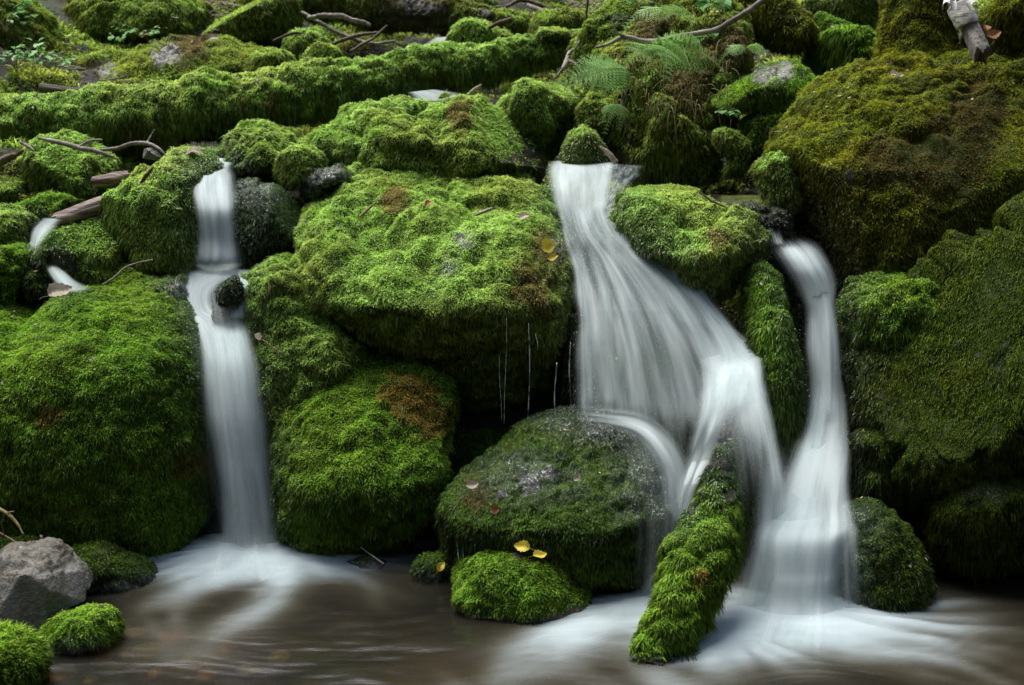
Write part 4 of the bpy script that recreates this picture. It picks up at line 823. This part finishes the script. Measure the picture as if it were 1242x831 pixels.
# upper pool behind the right falls
ups = [P(x_, y_, d_) for x_, y_, d_ in ((840, 232, 5.9), (960, 228, 5.9), (960, 256, 5.25), (850, 258, 5.25))]
us, vs = np.meshgrid(np.linspace(0, 1, 30), np.linspace(0, 1, 30), indexing='ij'); us = us.ravel()[:, None]; vs = vs.ravel()[:, None]
uv_ = (ups[0] * (1 - us) + ups[1] * us) * (1 - vs) + (ups[3] * (1 - us) + ups[2] * us) * vs; uv_[:, 2] = uv_[:, 2].mean() + 0.01 * pn(uv_ * 6, 3)
i, j = np.meshgrid(np.arange(29), np.arange(29), indexing='ij'); a = (i * 30 + j).ravel()
tag(link('water', mesh_np('water', uv_, quads=np.stack([a, a + 30, a + 31, a + 1], 1), attrs={'foam': 0.05 + 0 * uv_[:, 0]}), pool_m), 'small dark upper pool above the right waterfall', kind='structure')

# water trickles
def trickle(x, y0, y1, d, r, grp, label, k):
    pts = [(x + 1.5 * math.sin(k + q), y0 + (y1 - y0) * q / 4, d - .01 * q, r * (0.8 + .4 * ((k * 7 + q * 3) % 5) / 5)) for q in range(5)]
    pts = [(a, b, c, r_ * .6) for a, b, c, r_ in pts]; v, t = tube(pts, 40, 8); c = P(x, y1, d)
    tag(link('water_trickle', mesh_np('water_trickle', v - c, tris=t), TRK, loc=c), label, 'trickle', grp)
s = N('trickle_water'); tp = s.n('ShaderNodeBsdfTransparent', {'Color': (0.9, 0.95, 0.95, 1)}); df = s.n('ShaderNodeBsdfDiffuse', {'Color': (.75, .82, .82, 1)}); gls = s.n('ShaderNodeBsdfGlossy', {'Roughness': .2})
a1 = s.n('ShaderNodeMixShader', {0: 0.3, 1: df, 2: gls}); TRK = s.out(s.n('ShaderNodeMixShader', {0: s.mr(s.noise(s.pos(), 22.0, 2.0), 0.35, 0.7, 0.05, 0.7), 1: tp, 2: a1}))
for k, (x, y0, y1, r) in enumerate([(641, 392, 520, .9), (613, 385, 515, .5), (674, 440, 505, 1.2), (692, 415, 492, 1.0), (607, 430, 510, .4), (651, 405, 425, .7)]):
    trickle(x, y0, y1, 4.72, r, 'trickles under the central boulder', 'thin thread of water dripping from the overhang of the huge central boulder', k)
for k, (x, y0, y1, r) in enumerate([(556, 632, 680, .9), (561, 632, 682, .7), (567, 636, 680, .6), (652, 630, 668, .6), (698, 650, 690, .5), (768, 650, 715, 1.3), (780, 655, 715, 1.0), (745, 650, 705, .5), (670, 650, 672, .6), (760, 640, 700, .5), (790, 650, 712, .8)]):
    trickle(x, y0, y1, 4.16, r, 'trickles under the wet boulder', 'thin thread of water dripping from the edge of the broad wet boulder', k + 9)
# ------------------------------------------------------------------ wood, twigs, leaves
def chunk(name, label, cat, path, mat, seed, ring=26, n=60, jag=0.5, flat=0.7):
    """weathered splintered piece of wood with grooves along the grain"""
    v, t = tube(path, n, ring, cap=False, flat=flat)
    k = n * ring; th = np.tile(np.arange(ring), n) / ring * 2 * math.pi; s_ = np.repeat(np.arange(n), ring) / n
    c0 = v[:k].reshape(n, ring, 3).mean(1).repeat(ring, 0); rad = v[:k] - c0
    gr = 1 + 0.22 * pn(np.stack([np.cos(th) * 4, np.sin(th) * 4, s_ * 1.5], 1), seed) + 0.10 * pn(np.stack([np.cos(th) * 11, np.sin(th) * 11, s_ * 3], 1), seed + 1)
    v[:k] = c0 + rad * gr[:, None]
    ax = v[-1] - v[-2]; ax /= np.linalg.norm(ax); r = path[0][3] * path[0][2] / F
    e = (np.clip(1 - (1 - s_) * 12, 0, 1) - np.clip(1 - s_ * 12, 0, 1))
    v[:k] += (e * r * jag * (0.6 + pn(np.stack([np.cos(th) * 3, np.sin(th) * 3, s_ * 0], 1), seed + 2) * 2))[:, None] * ax
    c = v.mean(0)
    return tag(link(name, mesh_np(name, v - c, tris=t), mat, loc=c), label, cat)

def grain(name, c1, c2, ax):
    sc = [26, 26, 26]; sc[ax] = 2.0
    return simple_mat(name, c1, c2, 1.6, 0.65, tuple(sc), 1.0)
GX = grain('rotten_wood_grain', (0.06, 0.028, 0.022), (0.42, 0.33, 0.30), 0)
GXP = grain('pale_wood_grain', (0.16, 0.13, 0.10), (0.46, 0.42, 0.36), 0)
GZ = grain('birch_wood_grain', (0.07, 0.055, 0.045), (0.42, 0.39, 0.35), 2)
chunk('driftwood', 'reddish brown splintered driftwood chunk lying between mossy rocks', 'driftwood', [(70, 266, 5.32, 11), (90, 260, 5.33, 13), (118, 250, 5.36, 13), (140, 242, 5.4, 11)], GX, 1)
chunk('driftwood', 'short rotten wood stub wedged behind the driftwood chunk', 'driftwood', [(117, 220, 5.55, 9), (135, 217, 5.55, 11), (152, 214, 5.6, 9)], GX, 2)
chunk('driftwood', 'pale stripped log end lying behind the long mossy log', 'driftwood', [(52, 106, 6.9, 7), (85, 109, 6.9, 5), (125, 109, 6.95, 3.2), (160, 110, 7.0, 2)], GXP, 3)
br = chunk('broken_branch', 'broken birch branch with white peeling bark resting on the upper right boulder', 'branch', [(1145, -40, 5.3, 12), (1162, 0, 5.25, 12), (1175, 30, 5.2, 11), (1190, 62, 5.1, 11)], GZ, 4, jag=1.0, flat=0.9)
v, t = tube([(1163, 8, 5.23, 14), (1170, 22, 5.2, 13.5), (1173, 31, 5.19, 13)], 20, 24, cap=False); v += 0.004 * pn(v * 40, 2)[:, None]
BIRCH = simple_mat('birch_bark', (0.45, 0.42, 0.38), (0.80, 0.78, 0.74), 14, 0.5, (1, 1, 5), 0.4)
link('bark_peel', mesh_np('bark_peel', v - np.array(br.location), tris=t), BIRCH, parent=br)
for k_, (bx, by, rot) in enumerate([(1148, 8, .6), (1180, 6, 2.2), (1158, -2, 1.2)]):
    u_, w_ = np.meshgrid(np.linspace(0, 1, 16), np.linspace(-1, 1, 7), indexing='ij'); cur = u_ * 3.4 + k_
    q = np.stack([0.022 * np.cos(cur) * (1.2 - u_ * .5) + w_ * 0.010 * math.cos(rot), 0.02 * w_, 0.03 * np.sin(cur) + w_ * .022 * math.sin(rot)], 2).reshape(-1, 3) + P(bx, by, 5.12)
    a = (np.arange(15)[:, None] * 7 + np.arange(6)[None]).ravel()
    link('bark_peel', mesh_np('bark_peel', q - np.array(br.location), quads=np.stack([a, a + 1, a + 8, a + 7], 1)), BIRCH, parent=br)

stick('branch', 'long thin curved branch reaching across the fern bank', 'branch', [(722, 58, 5.75, 1.4), (740, 52, 5.72, 2.0), (757, 45, 5.7, 2.6), (780, 49, 5.68, 2.6), (800, 49, 5.66, 2.8), (830, 43, 5.64, 3.0), (862, 38, 5.62, 3.2), (890, 24, 5.6, 3.4), (935, -6, 5.58, 3.6), (980, -40, 5.55, 4)], M['greybark'], side=([(757, 45, 5.7, 2), (748, 38, 5.66, 1.2), (742, 28, 5.6, .6)], [(800, 49, 5.66, 1.5), (795, 40, 5.6, 1), (793, 30, 5.6, .5)]), seed=1, n=90)
stick('branch', 'crooked grey dead branch arching over the dome of bright moss', 'branch', [(46, 167, 5.75, 1.6), (70, 172, 5.72, 2.8), (95, 179, 5.7, 3.2), (118, 184, 5.68, 2.6), (140, 192, 5.7, 1.2)], M['greybark'], seed=2, side=([(95, 179, 5.7, 2), (108, 172, 5.7, 1.6), (125, 170, 5.72, 1)],))
stick('branch', 'grey dead branch bent like a bow under the long mossy log', 'branch', [(120, 183, 5.75, 1.6), (142, 180, 5.75, 2.4), (160, 174, 5.75, 2.6), (178, 174, 5.75, 2.4), (192, 180, 5.72, 1.8), (202, 190, 5.7, .8)], M['greybark'], seed=3, side=([(178, 174, 5.75, 1.5), (183, 166, 5.78, .9), (188, 158, 5.8, .5)],))
stick('branch', 'dark half buried branch at the left edge beside the pale mossy lump', 'branch', [(-40, 204, 5.9, 5), (-5, 197, 5.9, 5.5), (15, 190, 5.9, 4.5), (28, 183, 5.9, 2)], M['bark'], seed=4)
stick('twig', 'short pale broken twig at the left edge above the bright dome', 'twig', [(25, 172, 5.9, 1.8), (33, 177, 5.88, 2.2), (42, 184, 5.86, 1.5)], M['greybark'], seed=5)
stick('twig', 'thin curved bare twig trailing over the flat mossy ledge', 'twig', [(124, 346, 5.0, 1.2), (140, 336, 4.98, 1.4), (152, 325, 4.98, 1.3), (168, 319, 5.0, 1.0), (186, 315, 5.0, .6)], M['greybark'], seed=6, side=([(152, 325, 4.98, .9), (162, 326, 4.98, .4)],))
stick('twig', 'slender brown twig with a fork above the bare grey rock', 'twig', [(-15, 640, 4.1, 1.2), (10, 652, 4.05, 1.4), (35, 668, 4.0, 1.3), (60, 680, 3.98, 1.1), (76, 684, 3.97, .7)], M['twig'], seed=7, side=([(5, 650, 4.05, .9), (2, 635, 4.05, .7), (6, 622, 4.05, .4)],))
stick('twig', 'yellowish twig hanging at the left edge near the pool', 'twig', [(-10, 612, 4.15, 1.8), (8, 622, 4.12, 2.2), (20, 634, 4.1, 1.8), (29, 648, 4.08, .8)], M['straw'], seed=8, side=([(8, 622, 4.12, 1.2), (17, 620, 4.1, .6)],))
stick('twig', 'thin twig sticking out of the foam beside the flat wet stone', 'twig', [(437, 664, 4.4, .7), (452, 674, 4.36, .9), (466, 684, 4.33, 1.1)], M['greybark'], seed=9)
stick('twig', 'pale twig lying on the bright top of the huge central boulder', 'twig', [(576, 262, 5.0, 1.4), (586, 258, 5.0, 2.2), (597, 253, 5.02, 1.6)], M['pale'], seed=10)
stick('twig', 'small orange brown stick on the left of the huge boulder top', 'twig', [(438, 262, 5.0, 1.6), (446, 254, 5.02, 1.8), (456, 246, 5.05, .9)], M['straw'], seed=11)
stick('twig', 'short dark twig standing upright in the flat topped mossy rock', 'twig', [(172, 222, 5.22, 1.8), (178, 212, 5.2, 2.6), (185, 202, 5.2, .9)], M['twig'], seed=12)
stick('twig', 'pale root tip beside the small cone of moss', 'twig', [(728, 178, 5.72, 1.4), (738, 186, 5.7, 3.0), (748, 198, 5.68, 3.2)], M['pale'], seed=13)
stick('twig', 'dark thin stick leaning on the hump between the falls', 'twig', [(848, 232, 4.95, .8), (862, 243, 4.92, 1.2), (880, 251, 4.9, .9)], M['twig'], seed=14)
stick('twig', 'broken stick poking up beside the rivulet under the long log', 'twig', [(567, 116, 6.3, 2), (575, 109, 6.3, 2.2), (585, 104, 6.3, 1.6)], M['pale'], seed=15)
stick('twig', 'dark snapped stick on the log by the bright hump', 'twig', [(592, 34, 7.1, 2), (605, 28, 7.1, 2.4), (620, 22, 7.1, 2.0)], M['twig'], seed=16)
stick('twig', 'upright thin dead stem behind the right end of the long log', 'twig', [(709, 45, 6.6, 1.6), (711, 20, 6.6, 1.5), (713, -10, 6.6, 1.2)], M['twig'], seed=17)
stick('root', 'gnarled brown root curling from the end of the long log', 'root', [(692, 62, 6.4, 2.5), (688, 72, 6.35, 3), (682, 84, 6.3, 2.2), (672, 96, 6.3, 1.2)], M['greybark'], seed=18, side=([(688, 72, 6.35, 2), (698, 78, 6.3, 1.5), (705, 72, 6.3, 1)], [(690, 66, 6.35, 2), (698, 58, 6.3, 1.6), (702, 50, 6.3, 1)]))
k_ = 0
for pts, lb in [([(330, 50, 7.6, 1.5), (360, 40, 7.6, 1.8), (395, 52, 7.6, 1.2)], 'thin dead stick below the dark angular boulder'), ([(365, 14, 8.0, 2), (400, 34, 7.9, 2.5), (432, 48, 7.8, 1.8)], 'long dead stick slanting down from the top edge'), ([(400, 55, 7.7, 2), (430, 44, 7.7, 2.2), (462, 40, 7.7, 1.4)], 'brown stick crossing under the decayed fallen trunk'), ([(412, 40, 7.9, 1.8), (445, 52, 7.8, 2.2), (480, 50, 7.8, 1.4)], 'dark stick lying left of the upper rivulet'), ([(425, 62, 7.4, 1.6), (450, 48, 7.5, 1.8), (470, 30, 7.6, 1)], 'steep thin stick propped below the decayed trunk'), ([(372, 22, 7.9, 3), (410, 20, 7.9, 3.4), (450, 30, 7.9, 2.2)], 'thicker fallen branch along the underside of the decayed trunk'), ([(612, 8, 8.3, 2), (640, 0, 8.3, 2.6), (672, 14, 8.2, 2)], 'greyish branch end at the top centre'), ([(640, 6, 8.1, 2.4), (655, 12, 8.0, 2.8), (668, 18, 8.0, 2)], 'short stub of branch left of the flat grey rock')]:
    k_ += 1; stick('dead_stick', lb, 'stick', pts, M['bark'] if k_ % 2 else M['greybark'], seed=30 + k_)
# slate and pale stones on the bank
for k_, (x_, y_, r_, d_, lb) in enumerate([(182, 188, 14, 5.72, 'flat bluish slate lying under the bent dead branch'), (14, 124, 11, 6.75, 'pale grey stone at the left edge behind the long log'), (30, 117, 10, 6.8, 'second grey stone from the left behind the long log'), (44, 120, 8, 6.75, 'small grey stone left of the pale stripped log end'), (70, 118, 8, 6.75, 'small bluish stone just under the pale stripped log end'), (100, 115, 8, 6.8, 'grey stone under the middle of the pale stripped log'), (60, 228, 0, 5.7, '')]):
    if not r_: continue
    u, t = ico(4); r = r_ * d_ / F; v = u * np.array([r, r * .8, r * .6]); 
    gq_ = np.random.default_rng(k_ + 50)
    for _ in range(9):
        q = gq_.normal(size=3); q /= np.linalg.norm(q); s_ = v @ q; v = v - q[None] * np.clip(s_ - s_.max() * .6, 0, None)[:, None] * .95
    tag(link('grey_stone', mesh_np('grey_stone', v, tris=t, attrs={'moss': np.zeros(len(v))}), ROCK['grey'], loc=P(x_, y_, d_)), lb, 'stone')

# leaves
FL = fallen_leaf
FL('pale withered leaf lying on top of the largest domed boulder', 73, 353, 4.62, 0.10, M['leafp'], 0.5, 0.9, seed=1)
FL('orange tinted leaf beside the left waterfall brink', 236, 186, 5.6, 0.09, M['leafp'], 0.1, 0.4, seed=2)
FL('dried curled leaf with a long stem on the boulder right of the left waterfall', 313, 408, 4.86, 0.04, M['leafp'], 2.1, 0.6, seed=3)
stick('twig', 'straw coloured stalk under the dried curled leaf', 'twig', [(318, 412, 4.84, .9), (333, 423, 4.82, 1.0), (350, 434, 4.82, .8)], M['straw'], seed=22)
FL('brown leaf scrap caught on the pointed stone in the left waterfall', 272, 368, 4.95, 0.05, M['leafp'], 1.2, 0.9, stem=.3, seed=4)
FL('tiny pale leaf stuck in the left waterfall column', 286, 478, 4.73, 0.04, M['leafp'], 2.0, 1.2, seed=5)
FL('bright yellow leaf on top of the small mossy rock in the pool', 633, 663, 3.98, 0.062, M['leafy'], 2.9, 0.9, seed=6)
FL('greenish yellow leaf beside the bright yellow leaf on the pool rock', 655, 673, 3.98, 0.055, M['leafy'], 0.3, 0.5, seed=7)
FL('yellow leaf folded on the little dark stone in the pool', 535, 687, 4.22, 0.045, M['leafy'], 1.0, 1.0, seed=8)
FL('yellow brown leaf at the right shoulder of the huge central boulder', 664, 298, 4.93, 0.075, M['leafy'], 1.9, 1.1, seed=9)
FL('second yellow scrap just below the leaf on the central boulder shoulder', 671, 312, 4.9, 0.045, M['leafy'], 0.3, 1.0, seed=10)
FL('small tan leaf near the right top of the huge central boulder', 636, 263, 5.05, 0.055, M['leafp'], 0.2, 0.7, seed=11)
FL('reddish leaf bit in the middle of the huge central boulder top', 520, 247, 5.05, 0.04, M['leafb'], 0.7, 0.7, seed=12)
FL('narrow pale leaf on the front of the broad wet boulder', 700, 579, 4.14, 0.036, M['leafp'], 0.8, 1.1, seed=13)
FL('rusty brown leaf clinging to the left edge of the broad wet boulder', 600, 617, 4.14, 0.045, M['leafb'], 1.6, 1.2, seed=14)
FL('tan crumpled leaf on the left shoulder of the broad wet boulder', 573, 588, 4.24, 0.05, M['leafp'], 0.2, 0.9, seed=15)
FL('white fallen leaf below the mossy tree trunk', 1088, 91, 5.3, 0.07, M['leafp'], 0.3, 0.6, seed=16)
FL('orange leaf on the moss right of the peeling birch branch', 1205, 42, 5.25, 0.07, M['leafb'], 0.3, 0.9, seed=17)
FL('small red brown leaf right of the peeling birch branch', 1196, 34, 5.3, 0.05, M['leafb'], 1.3, 0.9, seed=18)
FL('white leaf on top of the long sloping slab', 259, 46, 7.1, 0.07, M['leafp'], 0.5, 0.9, seed=19)

# leaf litter: needles and flakes nobody could count
g_ = np.random.default_rng(99)
lv = np.concatenate([q[0] for q in LIT]); ln_ = np.concatenate([q[1] for q in LIT]); lw = np.concatenate([q[2] for q in LIT]); 
lw = lw * np.where(lv[:, 1] > 5.6, 1.6, 0.6)
k = g_.choice(len(lv), 900, p=lw / lw.sum()); p0 = lv[k] + ln_[k] * 0.012
e1 = np.cross(ln_[k], g_.normal(size=(len(k), 3))); e1 /= np.linalg.norm(e1, axis=1)[:, None]; e2 = np.cross(ln_[k], e1)
need = g_.random(len(k)) < 0.6
la = np.where(need, g_.uniform(.012, .035, len(k)) * np.where(g_.random(len(k)) < .08, 2.0, 1), g_.uniform(.006, .013, len(k)))[:, None]; lb_ = np.where(need, .0011, g_.uniform(.003, .007, len(k)))[:, None]
up = ln_[k] * g_.uniform(0, .012, len(k))[:, None]
V = np.stack([p0 - e1 * la, p0 + e2 * lb_ + up * .5, p0 + e1 * la + up, p0 - e2 * lb_ + up * .5], 1).reshape(-1, 3)
o = np.arange(len(k))[:, None] * 4
tag(link('leaf_litter', mesh_np('leaf_litter', V, quads=o + np.array([[0, 1, 2, 3]]), smooth=False), M['leafp']), 'pale needles and leaf flakes sprinkled over the moss', kind='stuff')

# ------------------------------------------------------------------ ferns, herbs, grass
def frond_mesh(L, w, droop, seed, npair=16, curl=0.0):
    g = np.random.default_rng(seed); Vs, Qs, off = [], [], 0
    for i in range(npair):
        t = (i + 1.5) / (npair + 1.5)
        def rp(t): return np.array([L * (t - 0.12 * droop * t * t), curl * t * t * L, L * (0.45 * t - droop * t * t)])
        p = rp(t); tg = rp(t + .02) - p; tg /= np.linalg.norm(tg)
        wl = w * math.sin(min(1, (t * 1.25 + .12)) ** 0.9 * math.pi * 0.93) ** 0.8 + 0.004
        for sd in (-1, 1):
            side = np.array([0.38, sd * 1.0, -0.15 + 0.1 * g.normal()]); side /= np.linalg.norm(side)
            nl = 7
            for j in range(nl):
                s = (j + .5) / nl; q = p + side * wl * s; q[2] -= 0.25 * wl * s * s
                ll = wl * 0.26 * (1 - s * .75)
                for s2 in (-1, 1):
                    dd = tg * s2 * 0.9 + side * .55; dd /= np.linalg.norm(dd)
                    ww = side * wl / nl * 0.5
                    a_, b_, c_, d_ = q - ww, q + dd * ll * .55 - ww * .7, q + dd * ll, q + dd * ll * .5 + ww
                    Vs += [a_, b_, c_, d_]; Qs.append([off, off + 1, off + 2, off + 3]); off += 4
    V = np.array(Vs); Q = np.array(Qs)
    tt = np.linspace(0, 1, 8); cv = np.array([[L * (t - 0.12 * droop * t * t), curl * t * t * L, L * (0.45 * t - droop * t * t), 0.0016 * (1.3 - t)] for t in tt])
    tv, tr = tube_w(cv, 24, 6)
    return mesh_np('frond', np.concatenate([V, tv]), tris=tr + len(V), quads=Q)
def fern(label, x, y, d, fr):
    r = bpy.data.objects.new('fern', None); C.objects.link(r); r.location = P(x, y, d); tag(r, label, 'fern')
    for k, (L, w, droop, rz, rx, curl) in enumerate(fr):
        o = link('frond', frond_mesh(L, w, droop, k + int(x), curl=curl), M['fern'], parent=r); o.rotation_euler = (R(rx), 0, R(rz))
fern('light green fern frond nodding over the gap beside the mossy bank', 765, 88, 5.75, [(0.44, 0.13, 0.62, 200, -55, .1), (0.38, 0.12, 0.85, 225, -45, -.1), (0.32, 0.10, 0.6, 178, -45, 0)])
fern('fern with arching fronds in the middle of the earth bank', 790, 62, 5.7, [(0.44, 0.12, 0.75, -28, -55, 0.1), (0.36, 0.11, 0.9, -75, -20, 0), (0.32, 0.10, 0.8, 245, -30, 0), (0.34, 0.10, 0.8, -48, -50, 0)])
fern('pale fern at the top of the earth bank beneath the branch', 815, 15, 5.9, [(0.28, 0.08, 0.8, 200, -30, 0), (0.26, 0.08, 0.9, -60, -30, 0), (0.24, 0.07, 0.7, 260, -30, 0)])
fern('small yellow green fern hanging low on the bank by the cone of moss', 748, 128, 5.75, [(0.15, 0.045, 1.3, -80, -10, 0), (0.16, 0.045, 1.4, -110, -10, 0), (0.12, 0.04, 1.2, 220, 0, 0)])
fern('little fern at the foot of the dark hollow right of the branch', 905, 58, 5.9, [(0.16, 0.05, 0.9, -30, -30, 0), (0.15, 0.05, 1.0, 200, -30, 0)])
def herb(label, x, y, d, n, h, spr, seed, ls=0.03, name='herb_plant'):
    g = np.random.default_rng(seed); r = bpy.data.objects.new(name, None); C.objects.link(r); r.location = P(x, y, d); tag(r, label, 'plant')
    Vs, Qs, off, Ts, toff = [], [], 0, [], 0; TV = []
    for k in range(n):
        a = g.uniform(0, 6.28); end = np.array([math.cos(a) * spr * g.uniform(.3, 1), math.sin(a) * spr * g.uniform(.3, 1) - .03, h * g.uniform(.4, 1)])
        pth = np.array([[0, 0, 0, .0015], [*(end * [.35, .35, .6]), .0013], [*end, .0008]]); tv, tt = tube_w(pth, 12, 5); TV.append(tv); Ts.append(tt + toff); toff += len(tv)
        for m_ in range(3 + g.integers(0, 3)):
            f = g.uniform(.5, 1) if m_ else 1.0; b = end * [f, f, f]; aa = g.uniform(0, 6.28); l = ls * g.uniform(.7, 1.3)
            dx = np.array([math.cos(aa), math.sin(aa), g.uniform(-.35, .15)]); sd = np.cross(dx, [0, 0, 1]); sd /= np.linalg.norm(sd)
            us_ = np.linspace(0, 1, 6); wd_ = np.sin(us_ ** .75 * math.pi) * .36 * (1 + .25 * (np.arange(6) % 2))
            for q_ in range(6):
                c_ = b + dx * l * us_[q_] - np.array([0, 0, l * .3 * us_[q_] ** 2])
                Vs += [c_ - sd * wd_[q_] * l + [0, 0, .1 * l * wd_[q_]], c_, c_ + sd * wd_[q_] * l + [0, 0, .1 * l * wd_[q_]]]
            for q_ in range(5):
                Qs += [[off + 3 * q_, off + 3 * q_ + 1, off + 3 * q_ + 4, off + 3 * q_ + 3], [off + 3 * q_ + 1, off + 3 * q_ + 2, off + 3 * q_ + 5, off + 3 * q_ + 4]]
            off += 18
    link('leaf', mesh_np('leaf', np.array(Vs), quads=np.array(Qs)), M['herb'], parent=r).name = 'foliage'
    link('stem', mesh_np('stem', np.concatenate(TV), tris=np.concatenate(Ts)), M['straw'], parent=r)
herb('leafy green plant at the left edge behind the long log', 20, 88, 6.9, 12, 0.22, 0.20, 1, .045)
herb('low leafy plant right of the one at the left edge', 58, 84, 6.9, 11, 0.15, 0.18, 2, .04)
herb('leafy sprigs growing at the top left corner', 8, 40, 7.2, 11, 0.22, 0.22, 3, .05)
herb('small seedlings on the mossy mound above the sloping slab', 172, 46, 7.6, 10, 0.09, 0.20, 4, .03)
herb('tiny seedling in front of the dark angular boulder', 145, 52, 7.6, 5, 0.06, 0.1, 5, .03)
herb('broad leaved sprig at the top of the bank right of the ferns', 858, 18, 5.8, 8, 0.14, 0.12, 6, .05)
herb('small leafy sprig under the long thin branch', 852, 55, 5.8, 7, 0.08, 0.08, 7, .035)
herb('pale sprig at the right foot of the earth bank', 885, 142, 5.6, 5, 0.05, 0.06, 8, .035)
herb('drooping leafy sprig at the top of the dark leaning slab', 775, 12, 6.2, 7, 0.12, 0.12, 9, .04)
# dry grass and rootlets hanging from the bank
g_ = np.random.default_rng(12); Vs, Ts, off = [], [], 0
for k in range(110):
    x0 = g_.uniform(745, 890); y0 = g_.uniform(55, 135) - 0.15 * abs(x0 - 810); d0 = 5.82 + g_.uniform(-.06, .08)
    dx = g_.normal() * 12; ln0 = g_.uniform(14, 70) * g_.uniform(.4, 1); r0 = g_.uniform(.18, .5)
    pts = [(x0, y0, d0, r0), (x0 + dx * .5, y0 - 4 + ln0 * .2, d0 - .05, r0), (x0 + dx, y0 + ln0 * .6, d0 - .08, r0 * .8), (x0 + dx * 1.1 + g_.normal() * 5, y0 + ln0, d0 - .07, r0 * .4)]
    v, t = tube(pts, 12, 4); Vs.append(v); Ts.append(t + off); off += len(v)
tag(link('dry_grass', mesh_np('dry_grass', np.concatenate(Vs), tris=np.concatenate(Ts)), M['straw']), 'dry grass blades and rootlets hanging down the earth bank', kind='stuff')
# brush of dead stems on the slope top centre
Vs, Ts, off = [], [], 0
for k in range(170):
    x0 = g_.uniform(675, 790) if k % 3 else g_.uniform(225, 275); y0 = g_.uniform(-15, 30); d0 = 8.6 + g_.uniform(-.2, .2); a = g_.uniform(-1, 1)
    pts = [(x0, y0, d0, .6), (x0 + 12 * math.cos(a), y0 + 8 * math.sin(a) - 3, d0 - .1, .7), (x0 + 28 * math.cos(a), y0 + 22 * math.sin(a), d0 - .15, .5)]
    v, t = tube(pts, 8, 4); Vs.append(v); Ts.append(t + off); off += len(v)
tag(link('dead_brush', mesh_np('dead_brush', np.concatenate(Vs), tris=np.concatenate(Ts)), M['pale']), 'tangle of dead brown stems high on the slope', kind='stuff')

# dead sticks and bark crumbs lying in the gullies of the upper slope
Vs, Ts, off = [], [], 0
for k in range(260):
    zone = k % 4
    x0, y0, d0 = ((g_.uniform(330, 520), g_.uniform(28, 72), 7.7), (g_.uniform(215, 270), g_.uniform(5, 45), 8.2), (g_.uniform(0, 260), g_.uniform(20, 130), 7.0), (g_.uniform(600, 720), g_.uniform(0, 40), 8.2))[zone]
    c0 = P(x0, y0, d0); z0 = float(ground_z(c0[0], c0[1])) + 0.10; 
    if abs(z0 - c0[2]) < 0.5: c0[2] = min(c0[2], z0 + 0.06)
    a = g_.uniform(0, 3.14); ln0 = g_.uniform(.04, .22); dv = np.array([math.cos(a), math.sin(a) * .5, g_.uniform(-.2, .3)]) * ln0
    pw = np.array([[*c0, .0035], [*(c0 + dv * .5 + g_.normal(size=3) * .01), .0045], [*(c0 + dv), .002]])
    v, t = tube_w(pw, 8, 5); Vs.append(v); Ts.append(t + off); off += len(v)
tag(link('dead_sticks', mesh_np('dead_sticks', np.concatenate(Vs), tris=np.concatenate(Ts)), M['greybark']), 'countless small dead sticks littering the gullies of the upper slope', kind='stuff')
